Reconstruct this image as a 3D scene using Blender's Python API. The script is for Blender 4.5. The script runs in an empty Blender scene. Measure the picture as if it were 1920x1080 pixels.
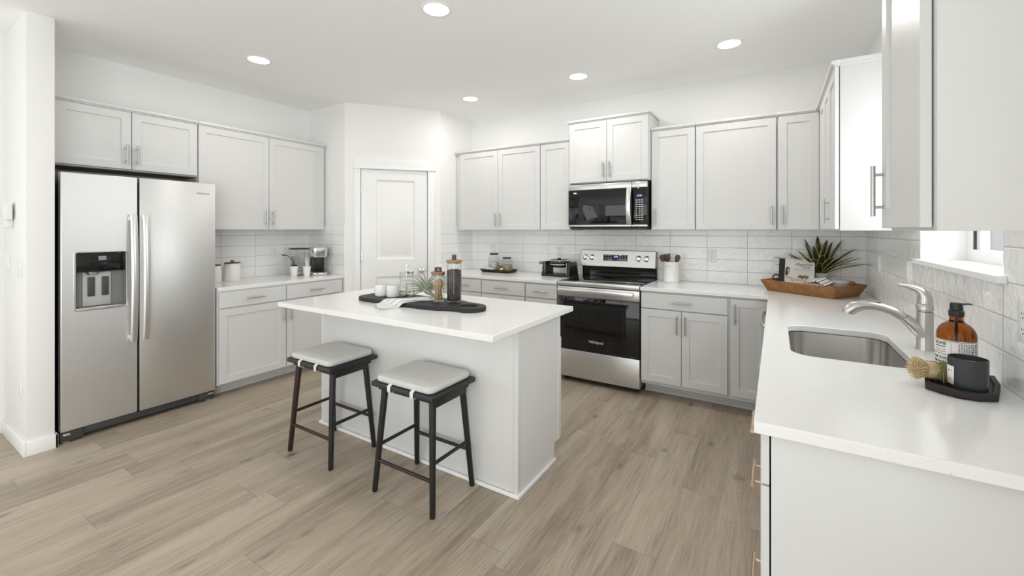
import bpy, bmesh, math, random
from mathutils import Vector, Matrix
random.seed(7)
PI = math.pi
SC = bpy.context.scene
COL = SC.collection

# ------------------------------------------------------------------ camera
H = 1.3886
YAW = math.radians(31.592)
cam_data = bpy.data.cameras.new('camera')
cam = bpy.data.objects.new('camera', cam_data)
COL.objects.link(cam)
cam.location = (0, 0, H)
cam.rotation_euler = (PI / 2, 0, YAW)
cam_data.sensor_width = 36
cam_data.lens = 795.3 / 1920 * 36
cam_data.shift_x = -5.5 / 1920
cam_data.shift_y = -108.3 / 1920
cam_data.clip_start = 0.02
SC.camera = cam

# ------------------------------------------------------------------ world, daylight, exposure
SC.view_settings.view_transform = 'Standard'
SC.view_settings.look = 'None'
SC.view_settings.gamma = 1
SC.view_settings.exposure = -0.09
SC.view_settings.use_curve_mapping = False
SC.cycles.max_bounces = 12
SC.cycles.diffuse_bounces = 9
SC.cycles.glossy_bounces = 5
SC.cycles.transmission_bounces = 8
SC.cycles.transparent_max_bounces = 8
SC.cycles.caustics_reflective = False
SC.cycles.caustics_refractive = False
SC.cycles.sample_clamp_indirect = 4
SC.cycles.use_denoising = True

world = bpy.data.worlds.new('world')
SC.world = world
world.use_nodes = True
wt = world.node_tree
wt.nodes['Background'].inputs[0].default_value = (0.93, 0.96, 1.0, 1)
wt.nodes['Background'].inputs[1].default_value = 0.5


def area_light(name, loc, rot, sx, sy, power, color=(1, 1, 1), shape='RECTANGLE', spread=PI):
    d = bpy.data.lights.new(name, 'AREA')
    d.shape = shape
    d.size = sx
    d.size_y = sy
    d.energy = power
    d.color = color
    d.spread = spread
    o = bpy.data.objects.new(name, d)
    o.location = loc
    o.rotation_euler = rot
    COL.objects.link(o)
    return o


# daylight through the glazed wall behind the camera, the sink window, and two unseen side openings added for fill
area_light('daylight_rear_window', (-1.9, -4.93, 1.3), (-PI / 2 - 0.12, 0, PI), 3.6, 2.2, 62, (0.935, 0.985, 1.0))
area_light('added_fill_left', (-4.56, -2.0, 1.28), (0, -PI / 2 - 0.28, 0), 2.1, 2.5, 38, (0.935, 0.985, 1.0))  # added fill from the left, out of view
area_light('added_fill_right', (0.64, -1.7, 1.28), (0, PI / 2 + 0.2, 0), 2.1, 2.5, 92, (0.935, 0.98, 1.0))  # added out-of-view fill, brightens faces turned to the right
area_light('daylight_sink_window', (0.79, 2.32, 1.72), (0, PI / 2, 0), 0.9, 0.82, 17, (0.97, 0.985, 1.0))

# ------------------------------------------------------------------ node helpers


def nd(t, typ, ins=None, **kw):
    n = t.nodes.new(typ)
    for k, v in kw.items():
        setattr(n, k, v)
    for k, v in (ins or {}).items():
        s = n.inputs[k]
        if isinstance(v, bpy.types.NodeSocket):
            t.links.new(v, s)
        else:
            s.default_value = v
    return n


def mth(t, op, a, b=None, c=None):
    ins = {0: a}
    if b is not None:
        ins[1] = b
    if c is not None:
        ins[2] = c
    return nd(t, 'ShaderNodeMath', ins, operation=op).outputs[0]


def mixc(t, fac, a, b, blend='MIX'):
    n = t.nodes.new('ShaderNodeMix')
    n.data_type = 'RGBA'
    n.blend_type = blend
    for i, v in ((0, fac), (6, a), (7, b)):
        if isinstance(v, bpy.types.NodeSocket):
            t.links.new(v, n.inputs[i])
        else:
            n.inputs[i].default_value = v if i == 0 else tuple(v) + ((1,) if len(v) == 3 else ())
    return n.outputs[2]


def ramp(t, fac, stops):
    n = t.nodes.new('ShaderNodeValToRGB')
    t.links.new(fac, n.inputs[0])
    e = n.color_ramp.elements
    while len(e) < len(stops):
        e.new(0.5)
    for i, (p, c) in enumerate(stops):
        e[i].position = p
        e[i].color = tuple(c) + (1,) if len(c) == 3 else c
    return n.outputs[0]


def base_mat(name, color=(0.8, 0.8, 0.8), rough=0.5, metal=0.0, **kw):
    m = bpy.data.materials.new(name)
    m.use_nodes = True
    t = m.node_tree
    p = t.nodes['Principled BSDF']
    p.inputs['Base Color'].default_value = tuple(color) + (1,)
    p.inputs['Roughness'].default_value = rough
    p.inputs['Metallic'].default_value = metal
    for k, v in kw.items():
        p.inputs[k].default_value = v
    return m, t, p


def noise_mat(name, color, rough=0.5, metal=0.0, var=0.04, scale=6.0, bump=0.0, bscale=60.0, stretch=(1, 1, 1), **kw):
    """A plain finish: slight procedural tone variation and an optional fine bump."""
    m, t, p = base_mat(name, color, rough, metal, **kw)
    tc = nd(t, 'ShaderNodeTexCoord')
    mp = nd(t, 'ShaderNodeMapping', {0: tc.outputs['Object'], 'Scale': stretch})
    nz = nd(t, 'ShaderNodeTexNoise', {'Vector': mp.outputs[0], 'Scale': scale, 'Detail': 3.0})
    lo = tuple(max(0, c * (1 - var)) for c in color)
    hi = tuple(min(1, c * (1 + var)) for c in color)
    t.links.new(mixc(t, nz.outputs[0], lo, hi), p.inputs['Base Color'])
    if bump:
        nb = nd(t, 'ShaderNodeTexNoise', {'Vector': mp.outputs[0], 'Scale': bscale, 'Detail': 4.0})
        b = nd(t, 'ShaderNodeBump', {'Height': nb.outputs[0], 'Strength': bump, 'Distance': 0.001})
        t.links.new(b.outputs[0], p.inputs['Normal'])
    return m


def glass_mat(name, color=(1, 1, 1), rough=0.0, ior=1.45):
    m = bpy.data.materials.new(name)
    m.use_nodes = True
    t = m.node_tree
    p = t.nodes['Principled BSDF']
    p.inputs['Base Color'].default_value = tuple(color) + (1,)
    p.inputs['Roughness'].default_value = rough
    p.inputs['IOR'].default_value = ior
    p.inputs['Transmission Weight'].default_value = 1.0
    return m


def thin_glass_mat(name, tint=(1, 1, 1)):
    """Thin clear glass: straight-through with a fresnel reflection."""
    m = bpy.data.materials.new(name)
    m.use_nodes = True
    t = m.node_tree
    t.nodes.clear()
    out = nd(t, 'ShaderNodeOutputMaterial')
    tr = nd(t, 'ShaderNodeBsdfTransparent', {0: tuple(tint) + (1,)})
    gl = nd(t, 'ShaderNodeBsdfGlossy', {'Roughness': 0.02})
    bf = nd(t, 'ShaderNodeNewGeometry').outputs['Backfacing']
    fr = nd(t, 'ShaderNodeFresnel', {0: mth(t, 'SUBTRACT', 1.4, mth(t, 'MULTIPLY', bf, 1.4 - 1 / 1.4))})
    mx = nd(t, 'ShaderNodeMixShader', {0: fr.outputs[0], 1: tr.outputs[0], 2: gl.outputs[0]})
    t.links.new(mx.outputs[0], out.inputs[0])
    return m


def emit_mat(name, color, strength):
    m, t, p = base_mat(name, (0, 0, 0), 0.5)
    p.inputs['Emission Color'].default_value = tuple(color) + (1,)
    p.inputs['Emission Strength'].default_value = strength
    return m


def floor_mat():
    m, t, p = base_mat('oak_plank', (0.38, 0.31, 0.24), 0.42)
    W, L, X0 = 0.188, 1.22, -3.25
    g = nd(t, 'ShaderNodeNewGeometry')
    s = nd(t, 'ShaderNodeSeparateXYZ', {0: g.outputs['Position']})
    x, y = s.outputs[0], s.outputs[1]
    u = mth(t, 'DIVIDE', mth(t, 'SUBTRACT', x, X0), W)
    row = mth(t, 'FLOOR', u)
    fx = mth(t, 'FRACT', u)
    rr = nd(t, 'ShaderNodeTexWhiteNoise', {'W': row}, noise_dimensions='1D').outputs[0]
    v = mth(t, 'ADD', mth(t, 'DIVIDE', y, L), mth(t, 'MULTIPLY', rr, 7.3))
    col = mth(t, 'FLOOR', v)
    fy = mth(t, 'FRACT', v)
    cv = nd(t, 'ShaderNodeCombineXYZ', {0: row, 1: col, 2: 0.0})
    rnd = nd(t, 'ShaderNodeTexWhiteNoise', {'Vector': cv.outputs[0]}, noise_dimensions='2D').outputs[0]
    # soft long tone bands, fine grain, cathedral arcs
    off = mth(t, 'MULTIPLY', rnd, 53.0)
    v1 = nd(t, 'ShaderNodeCombineXYZ', {0: mth(t, 'MULTIPLY', x, 9.0), 1: mth(t, 'MULTIPLY', y, 0.9), 2: off})
    band = nd(t, 'ShaderNodeTexNoise', {'Vector': v1.outputs[0], 'Scale': 1.0, 'Detail': 3.0, 'Distortion': 0.4}).outputs[0]
    v2 = nd(t, 'ShaderNodeCombineXYZ', {0: mth(t, 'MULTIPLY', x, 170.0), 1: mth(t, 'MULTIPLY', y, 5.0), 2: off})
    grain = nd(t, 'ShaderNodeTexNoise', {'Vector': v2.outputs[0], 'Scale': 1.0, 'Detail': 5.0, 'Distortion': 0.3}).outputs[0]
    v3 = nd(t, 'ShaderNodeCombineXYZ', {0: mth(t, 'MULTIPLY', x, 7.5), 1: mth(t, 'MULTIPLY', y, 1.1), 2: mth(t, 'ADD', off, 9.0)})
    rg = nd(t, 'ShaderNodeTexNoise', {'Vector': v3.outputs[0], 'Scale': 1.0, 'Detail': 1.5, 'Distortion': 0.9}).outputs[0]
    # knots
    v4 = nd(t, 'ShaderNodeCombineXYZ', {0: mth(t, 'ADD', mth(t, 'MULTIPLY', x, 4.6), mth(t, 'MULTIPLY', band, 0.5)), 1: mth(t, 'ADD', mth(t, 'MULTIPLY', y, 1.9), mth(t, 'MULTIPLY', grain, 0.10)), 2: 0.0})
    vo = nd(t, 'ShaderNodeTexVoronoi', {'Vector': v4.outputs[0], 'Scale': 1.0, 'Randomness': 1.0}, voronoi_dimensions='2D')
    kc = nd(t, 'ShaderNodeSeparateColor', {0: vo.outputs['Color']})
    kon = mth(t, 'MULTIPLY', mth(t, 'GREATER_THAN', kc.outputs[0], 0.45), mth(t, 'ADD', 0.25, mth(t, 'MULTIPLY', kc.outputs[1], 0.55)))
    halo = nd(t, 'ShaderNodeMapRange', {0: vo.outputs['Distance'], 1: 0.0, 2: 0.50, 3: 0.34, 4: 0.0}).outputs[0]
    halo = mth(t, 'MULTIPLY', halo, mth(t, 'GREATER_THAN', kc.outputs[0], 0.45))
    rgk = mth(t, 'ADD', rg, halo)
    arcs = mth(t, 'PINGPONG', mth(t, 'MULTIPLY', rgk, 24.0), 1.0)
    arcm = mth(t, 'MULTIPLY', mth(t, 'MULTIPLY', mth(t, 'POWER', arcs, 4.0), mth(t, 'ADD', mth(t, 'MULTIPLY', halo, 2.2), 0.28)), 0.34)
    knot = nd(t, 'ShaderNodeMapRange', {0: vo.outputs['Distance'], 1: 0.01, 2: 0.13, 3: 1.0, 4: 0.0}).outputs[0]
    kn2 = nd(t, 'ShaderNodeTexNoise', {'Vector': v2.outputs[0], 'Scale': 0.22, 'Detail': 3.0}).outputs[0]
    kmask = mth(t, 'MULTIPLY', mth(t, 'MULTIPLY', knot, knot), mth(t, 'MULTIPLY', mth(t, 'MULTIPLY', kn2, 2.0), kon))
    tone = mth(t, 'ADD', mth(t, 'MULTIPLY', band, 0.95), mth(t, 'MULTIPLY', rnd, 0.15))
    tone = mth(t, 'ADD', tone, mth(t, 'MULTIPLY', mth(t, 'SUBTRACT', grain, 0.5), 0.85))
    c0 = ramp(t, tone, [(0.25, (0.262, 0.211, 0.159)), (0.50, (0.392, 0.324, 0.249)), (0.78, (0.500, 0.424, 0.335))])
    c1 = mixc(t, mth(t, 'MULTIPLY', arcm, 1.0), c0, (0.20, 0.155, 0.115))
    c2 = mixc(t, mth(t, 'MINIMUM', kmask, 0.85), c1, (0.105, 0.078, 0.056))
    ex = mth(t, 'LESS_THAN', mth(t, 'MINIMUM', fx, mth(t, 'SUBTRACT', 1.0, fx)), 0.0055)
    ey = mth(t, 'LESS_THAN', mth(t, 'MINIMUM', fy, mth(t, 'SUBTRACT', 1.0, fy)), 0.0010)
    seam = mth(t, 'MAXIMUM', ex, ey)
    c3 = mixc(t, mth(t, 'MULTIPLY', seam, 0.45), c2, (0.10, 0.08, 0.06))
    t.links.new(c3, p.inputs['Base Color'])
    hgt = mth(t, 'SUBTRACT', mth(t, 'MULTIPLY', grain, 0.25), mth(t, 'MULTIPLY', seam, 1.0))
    b = nd(t, 'ShaderNodeBump', {'Height': hgt, 'Strength': 0.25, 'Distance': 0.001})
    t.links.new(b.outputs[0], p.inputs['Normal'])
    return m


def tile_mat(name, axis, u0, pitch):
    """Hand-made glossy 4x13 tile, stacked; axis 0 runs along X, 1 along Y."""
    m, t, p = base_mat(name, (0.82, 0.81, 0.79), 0.07)
    g = nd(t, 'ShaderNodeNewGeometry')
    s = nd(t, 'ShaderNodeSeparateXYZ', {0: g.outputs['Position']})
    u = mth(t, 'DIVIDE', mth(t, 'SUBTRACT', s.outputs[axis], u0), pitch)
    v = mth(t, 'DIVIDE', mth(t, 'SUBTRACT', s.outputs[2], 0.914), 0.106)
    fu, fv = mth(t, 'FRACT', u), mth(t, 'FRACT', v)
    du = mth(t, 'MULTIPLY', mth(t, 'MINIMUM', fu, mth(t, 'SUBTRACT', 1.0, fu)), pitch)
    dv = mth(t, 'MULTIPLY', mth(t, 'MINIMUM', fv, mth(t, 'SUBTRACT', 1.0, fv)), 0.106)
    d = mth(t, 'MINIMUM', du, dv)
    grout = mth(t, 'LESS_THAN', d, 0.0014)
    cell = nd(t, 'ShaderNodeCombineXYZ', {0: mth(t, 'FLOOR', u), 1: mth(t, 'FLOOR', v), 2: 0.0})
    rnd = nd(t, 'ShaderNodeTexWhiteNoise', {'Vector': cell.outputs[0]}, noise_dimensions='2D')
    col = mixc(t, rnd.outputs[0], (0.87, 0.87, 0.865), (0.91, 0.91, 0.905))
    t.links.new(mixc(t, grout, col, (0.50, 0.48, 0.455)), p.inputs['Base Color'])
    t.links.new(mth(t, 'ADD', mth(t, 'MULTIPLY', grout, 0.6), 0.06), p.inputs['Roughness'])
    vec = nd(t, 'ShaderNodeVectorMath', {0: g.outputs['Position'], 1: rnd.outputs[1]}, operation='ADD')
    n1 = nd(t, 'ShaderNodeTexNoise', {'Vector': vec.outputs[0], 'Scale': 17.0, 'Detail': 2.5, 'Distortion': 0.6}).outputs[0]
    edge = nd(t, 'ShaderNodeMapRange', {0: d, 1: 0.0, 2: 0.004, 3: 0.0, 4: 1.0}).outputs[0]
    h = mth(t, 'ADD', mth(t, 'MULTIPLY', n1, 1.5), mth(t, 'MULTIPLY', edge, 0.5))
    b = nd(t, 'ShaderNodeBump', {'Height': h, 'Strength': 0.7, 'Distance': 0.0042})
    t.links.new(b.outputs[0], p.inputs['Normal'])
    return m


def quartz_mat():
    m, t, p = base_mat('white_quartz', (0.82, 0.81, 0.79), 0.16)
    g = nd(t, 'ShaderNodeNewGeometry')
    v1 = nd(t, 'ShaderNodeTexVoronoi', {'Vector': g.outputs['Position'], 'Scale': 75.0})
    w1 = nd(t, 'ShaderNodeTexWhiteNoise', {'Vector': v1.outputs['Position']}, noise_dimensions='3D')
    spot = mth(t, 'MULTIPLY', mth(t, 'LESS_THAN', v1.outputs['Distance'], 0.13), mth(t, 'LESS_THAN', w1.outputs[0], 0.35))
    v2 = nd(t, 'ShaderNodeTexVoronoi', {'Vector': g.outputs['Position'], 'Scale': 170.0})
    w2 = nd(t, 'ShaderNodeTexWhiteNoise', {'Vector': v2.outputs['Position']}, noise_dimensions='3D')
    sp2 = mth(t, 'MULTIPLY', mth(t, 'LESS_THAN', v2.outputs['Distance'], 0.22), mth(t, 'LESS_THAN', w2.outputs[0], 0.30))
    nz = nd(t, 'ShaderNodeTexNoise', {'Vector': g.outputs['Position'], 'Scale': 4.0, 'Detail': 3.0}).outputs[0]
    c = mixc(t, nz, (0.84, 0.835, 0.825), (0.875, 0.87, 0.86))
    c = mixc(t, mth(t, 'MULTIPLY', sp2, 0.25), c, (0.45, 0.42, 0.38))
    c = mixc(t, mth(t, 'MULTIPLY', spot, 0.42), c, mixc(t, w1.outputs[0], (0.30, 0.26, 0.22), (0.62, 0.55, 0.45)))
    t.links.new(c, p.inputs['Base Color'])
    return m


def steel_mat(name, color=(0.60, 0.595, 0.58), rough=0.3, axis=2, bump=0.05):
    m, t, p = base_mat(name, color, rough, 1.0)
    tc = nd(t, 'ShaderNodeTexCoord')
    sc = [220.0, 220.0, 220.0]
    sc[axis] = 2.0
    mp = nd(t, 'ShaderNodeMapping', {0: tc.outputs['Object'], 'Scale': sc})
    nz = nd(t, 'ShaderNodeTexNoise', {'Vector': mp.outputs[0], 'Scale': 1.0, 'Detail': 3.0}).outputs[0]
    t.links.new(mth(t, 'ADD', mth(t, 'MULTIPLY', nz, 0.10), rough - 0.05), p.inputs['Roughness'])
    b = nd(t, 'ShaderNodeBump', {'Height': nz, 'Strength': bump, 'Distance': 0.0006})
    t.links.new(b.outputs[0], p.inputs['Normal'])
    return m


def wood_mat(name, dark, light, rough=0.5, axis=2, scale=1.0):
    m, t, p = base_mat(name, light, rough)
    tc = nd(t, 'ShaderNodeTexCoord')
    sc = [60.0 * scale] * 3
    sc[axis] = 5.0 * scale
    mp = nd(t, 'ShaderNodeMapping', {0: tc.outputs['Object'], 'Scale': sc})
    nz = nd(t, 'ShaderNodeTexNoise', {'Vector': mp.outputs[0], 'Scale': 1.0, 'Detail': 4.0, 'Distortion': 0.8}).outputs[0]
    t.links.new(ramp(t, nz, [(0.3, dark), (0.7, light)]), p.inputs['Base Color'])
    b = nd(t, 'ShaderNodeBump', {'Height': nz, 'Strength': 0.15, 'Distance': 0.0008})
    t.links.new(b.outputs[0], p.inputs['Normal'])
    return m


def wicker_mat():
    m, t, p = base_mat('wicker', (0.36, 0.17, 0.05), 0.55)
    tc = nd(t, 'ShaderNodeTexCoord')
    s = nd(t, 'ShaderNodeSeparateXYZ', {0: tc.outputs['Object']})
    a = mth(t, 'ADD', s.outputs[0], s.outputs[1])
    u = mth(t, 'MULTIPLY', a, 95.0)
    v = mth(t, 'MULTIPLY', s.outputs[2], 170.0)
    par = mth(t, 'MODULO', mth(t, 'FLOOR', u), 2.0)
    wu = mth(t, 'ABSOLUTE', mth(t, 'SINE', mth(t, 'MULTIPLY', u, PI)))
    wv = mth(t, 'ABSOLUTE', mth(t, 'SINE', mth(t, 'MULTIPLY', mth(t, 'ADD', v, mth(t, 'MULTIPLY', par, 0.5)), PI)))
    h = mth(t, 'MULTIPLY', wu, wv)
    nz = nd(t, 'ShaderNodeTexNoise', {'Vector': tc.outputs['Object'], 'Scale': 24.0, 'Detail': 3.0}).outputs[0]
    k = mth(t, 'ADD', mth(t, 'MULTIPLY', h, 0.55), mth(t, 'MULTIPLY', nz, 0.45))
    t.links.new(ramp(t, k, [(0.15, (0.09, 0.034, 0.010)), (0.5, (0.34, 0.145, 0.042)), (0.85, (0.58, 0.31, 0.11))]), p.inputs['Base Color'])
    b = nd(t, 'ShaderNodeBump', {'Height': h, 'Strength': 0.8, 'Distance': 0.003})
    t.links.new(b.outputs[0], p.inputs['Normal'])
    return m


def stripe_mat(name, base, stripe, axis=(1, 0, 0), freq=40.0, width=0.3):
    m, t, p = base_mat(name, base, 0.9)
    tc = nd(t, 'ShaderNodeTexCoord')
    s = nd(t, 'ShaderNodeVectorMath', {0: tc.outputs['Object'], 1: axis}, operation='DOT_PRODUCT')
    f = mth(t, 'FRACT', mth(t, 'MULTIPLY', s.outputs['Value'], freq))
    nz = nd(t, 'ShaderNodeTexNoise', {'Vector': tc.outputs['Object'], 'Scale': 400.0, 'Detail': 2.0}).outputs[0]
    c = mixc(t, mth(t, 'LESS_THAN', f, width), base, stripe)
    t.links.new(c, p.inputs['Base Color'])
    b = nd(t, 'ShaderNodeBump', {'Height': nz, 'Strength': 0.3, 'Distance': 0.0008})
    t.links.new(b.outputs[0], p.inputs['Normal'])
    return m


def speckle_mat(name, a, b_, scale=120.0, rough=0.5, bump=0.8):
    m, t, p = base_mat(name, a, rough)
    tc = nd(t, 'ShaderNodeTexCoord')
    vo = nd(t, 'ShaderNodeTexVoronoi', {'Vector': tc.outputs['Object'], 'Scale': scale})
    t.links.new(ramp(t, vo.outputs['Distance'], [(0.05, a), (0.65, b_)]), p.inputs['Base Color'])
    bp = nd(t, 'ShaderNodeBump', {'Height': vo.outputs['Distance'], 'Strength': bump, 'Distance': 0.003})
    bp.invert = True
    t.links.new(bp.outputs[0], p.inputs['Normal'])
    return m


def leaf_mat():
    """Dark green blade with yellow margins (uses the leaf's UV across its width)."""
    m, t, p = base_mat('variegated_leaf', (0.05, 0.09, 0.03), 0.4)
    uv = nd(t, 'ShaderNodeTexCoord')
    s = nd(t, 'ShaderNodeSeparateXYZ', {0: uv.outputs['UV']})
    d = mth(t, 'ABSOLUTE', mth(t, 'SUBTRACT', s.outputs[0], 0.5))
    nz = nd(t, 'ShaderNodeTexNoise', {'Vector': uv.outputs['Object'], 'Scale': 60.0}).outputs[0]
    g = mixc(t, nz, (0.012, 0.022, 0.009), (0.036, 0.056, 0.022))
    t.links.new(mixc(t, mth(t, 'GREATER_THAN', d, 0.36), g, (0.42, 0.36, 0.11)), p.inputs['Base Color'])
    return m


M = {}
M['wall'] = noise_mat('wall_paint', (0.855, 0.855, 0.845), 0.75, var=0.01, scale=3, bump=0.06, bscale=180)
M['ceil'] = noise_mat('ceiling_paint', (0.94, 0.945, 0.945), 0.85, var=0.01, scale=3, bump=0.08, bscale=140)
M['trim'] = noise_mat('trim_paint', (0.88, 0.88, 0.875), 0.4, var=0.01)
M['cab'] = noise_mat('cabinet_paint', (0.69, 0.69, 0.685), 0.34, var=0.01, scale=2)
M['isl'] = noise_mat('island_paint', (0.72, 0.72, 0.715), 0.38, var=0.01, scale=2)
M['floor'] = floor_mat()
M['quartz'] = quartz_mat()
M['steel'] = steel_mat('brushed_steel', (0.72, 0.72, 0.715), 0.40, bump=0.02)
M['steel_h'] = steel_mat('brushed_steel_level', axis=0)
M['sink'] = steel_mat('sink_steel', (0.70, 0.69, 0.67), 0.19, axis=1, bump=0.02)
M['nickel'] = steel_mat('brushed_nickel', (0.52, 0.51, 0.49), 0.3)
M['faucet'] = noise_mat('faucet_nickel', (0.54, 0.515, 0.485), 0.30, 1.0, var=0.02)
M['rose'] = steel_mat('warm_nickel', (0.66, 0.50, 0.38), 0.3)
M['satin'] = steel_mat('satin_steel', (0.76, 0.755, 0.74), 0.30, bump=0.01)
M['panelgrey'] = noise_mat('light_grey_panel', (0.52, 0.52, 0.51), 0.3, var=0.02)
M['chrome'] = noise_mat('polished_steel', (0.78, 0.78, 0.77), 0.13, 1.0, var=0.02)
M['blackglass'] = noise_mat('black_glass', (0.006, 0.006, 0.006), 0.04, var=0.3)
M['blackplastic'] = noise_mat('black_plastic', (0.012, 0.012, 0.012), 0.35, var=0.1)
M['darkgrey'] = noise_mat('dark_grey_plastic', (0.055, 0.055, 0.057), 0.45, var=0.1)
M['midgrey'] = noise_mat('grey_plastic', (0.22, 0.22, 0.22), 0.45, var=0.05)
M['whiteplastic'] = noise_mat('white_plastic', (0.82, 0.82, 0.81), 0.35, var=0.01)
M['ceramic'] = noise_mat('white_ceramic', (0.84, 0.83, 0.81), 0.2, var=0.02, scale=10)
M['ceramic_matte'] = noise_mat('matte_stoneware', (0.72, 0.70, 0.66), 0.6, var=0.04, scale=40, bump=0.1)
M['blackwood'] = wood_mat('black_stained_wood', (0.006, 0.006, 0.006), (0.017, 0.016, 0.016), 0.42)
M['brownwood'] = wood_mat('dark_brown_wood', (0.012, 0.005, 0.003), (0.036, 0.016, 0.008), 0.4)
M['trayblack'] = wood_mat('charred_wood', (0.007, 0.007, 0.007), (0.022, 0.021, 0.020), 0.55, axis=0)
M['espresso'] = wood_mat('espresso_wood', (0.008, 0.006, 0.005), (0.026, 0.019, 0.016), 0.55, axis=0)
M['walnut'] = wood_mat('walnut', (0.055, 0.028, 0.018), (0.16, 0.09, 0.055), 0.5, axis=0)
M['acacia'] = wood_mat('acacia_lid', (0.16, 0.085, 0.045), (0.40, 0.25, 0.15), 0.5, axis=0)
M['bamboo'] = wood_mat('pale_bamboo', (0.52, 0.38, 0.20), (0.72, 0.57, 0.35), 0.5, axis=0)
M['underside'] = wood_mat('brown_underside', (0.17, 0.10, 0.052), (0.27, 0.165, 0.09), 0.5, axis=0)
M['cushion'] = noise_mat('grey_linen', (0.63, 0.63, 0.61), 0.95, var=0.06, scale=25, bump=0.5, bscale=500)
M['strap'] = noise_mat('white_strap', (0.78, 0.76, 0.72), 0.8, var=0.04)
M['wicker'] = wicker_mat()
M['glass'] = thin_glass_mat('clear_glass', (0.97, 0.98, 0.975))
M['amber'] = glass_mat('amber_glass', (0.36, 0.10, 0.008), 0.02, 1.3)
M['paper'] = noise_mat('label_paper', (0.80, 0.79, 0.76), 0.7, var=0.02)
M['ink'] = noise_mat('black_ink', (0.02, 0.02, 0.02), 0.7, var=0.1)
M['greyink'] = noise_mat('grey_ink', (0.16, 0.15, 0.14), 0.7, var=0.1)
M['candle'] = noise_mat('charcoal_glass', (0.028, 0.030, 0.033), 0.22, var=0.12, scale=14)
M['wax'] = noise_mat('candle_wax', (0.75, 0.72, 0.66), 0.5, var=0.02)
M['bristle'] = noise_mat('plant_bristle', (0.66, 0.54, 0.32), 0.8, var=0.2, scale=90)
M['twine'] = noise_mat('green_twine', (0.22, 0.22, 0.06), 0.7, var=0.25, scale=60)
M['leaf'] = leaf_mat()
M['airplant'] = noise_mat('silver_green_leaf', (0.34, 0.38, 0.29), 0.7, var=0.25, scale=30)
M['napkin'] = stripe_mat('blue_grey_striped_cloth', (0.76, 0.76, 0.75), (0.30, 0.33, 0.38), (0.84, -0.54, 0), 26.0, 0.14)
M['towel'] = stripe_mat('charcoal_striped_cloth', (0.78, 0.76, 0.73), (0.14, 0.14, 0.15), (1, 0, 0), 42.0, 0.26)
M['greycloth'] = noise_mat('grey_cloth', (0.55, 0.55, 0.57), 0.9, var=0.3, scale=40, bump=0.4, bscale=200)
M['beans'] = speckle_mat('coffee_beans', (0.095, 0.052, 0.034), (0.016, 0.009, 0.006), 210, 0.4)
M['biscotti'] = noise_mat('dried_mushroom', (0.50, 0.33, 0.17), 0.8, var=0.75, scale=55, bump=0.4)
M['sugar'] = speckle_mat('white_sugar_cubes', (0.82, 0.81, 0.79), (0.55, 0.54, 0.52), 90, 0.7)
M['nuts'] = speckle_mat('mixed_nuts', (0.36, 0.23, 0.11), (0.10, 0.06, 0.03), 75, 0.6)
M['seed'] = speckle_mat('pale_grain', (0.55, 0.44, 0.30), (0.30, 0.22, 0.14), 160, 0.7)
M['gold'] = noise_mat('brass', (0.70, 0.46, 0.16), 0.25, 1.0, var=0.05)
M['soil'] = speckle_mat('potting_soil', (0.03, 0.02, 0.015), (0.012, 0.009, 0.007), 120, 0.9)
M['bluedigit'] = emit_mat('display_digits', (0.25, 0.45, 1.0), 3.0)
M['lampglow'] = emit_mat('lamp_glow', (1.0, 0.97, 0.92), 9.0)
M['siding'] = noise_mat('grey_siding', (0.45, 0.45, 0.45), 0.7, var=0.15, scale=3)
M['snow'] = noise_mat('pale_concrete', (0.62, 0.62, 0.61), 0.9, var=0.08, scale=2)
M['hair'] = noise_mat('printed_brown', (0.07, 0.04, 0.028), 0.6, var=0.2)
M['skin'] = noise_mat('printed_peach', (0.62, 0.38, 0.27), 0.6, var=0.1)
M['tableprint'] = noise_mat('printed_tan', (0.62, 0.47, 0.36), 0.6, var=0.2, scale=60)
M['greenprint'] = noise_mat('printed_green', (0.20, 0.20, 0.11), 0.6, var=0.4, scale=90)
M['whiteprint'] = noise_mat('printed_white', (0.78, 0.76, 0.74), 0.5, var=0.04)
M['silverprint'] = noise_mat('silver_lettering', (0.75, 0.75, 0.75), 0.3, var=0.02)

# ------------------------------------------------------------------ mesh helpers


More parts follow.
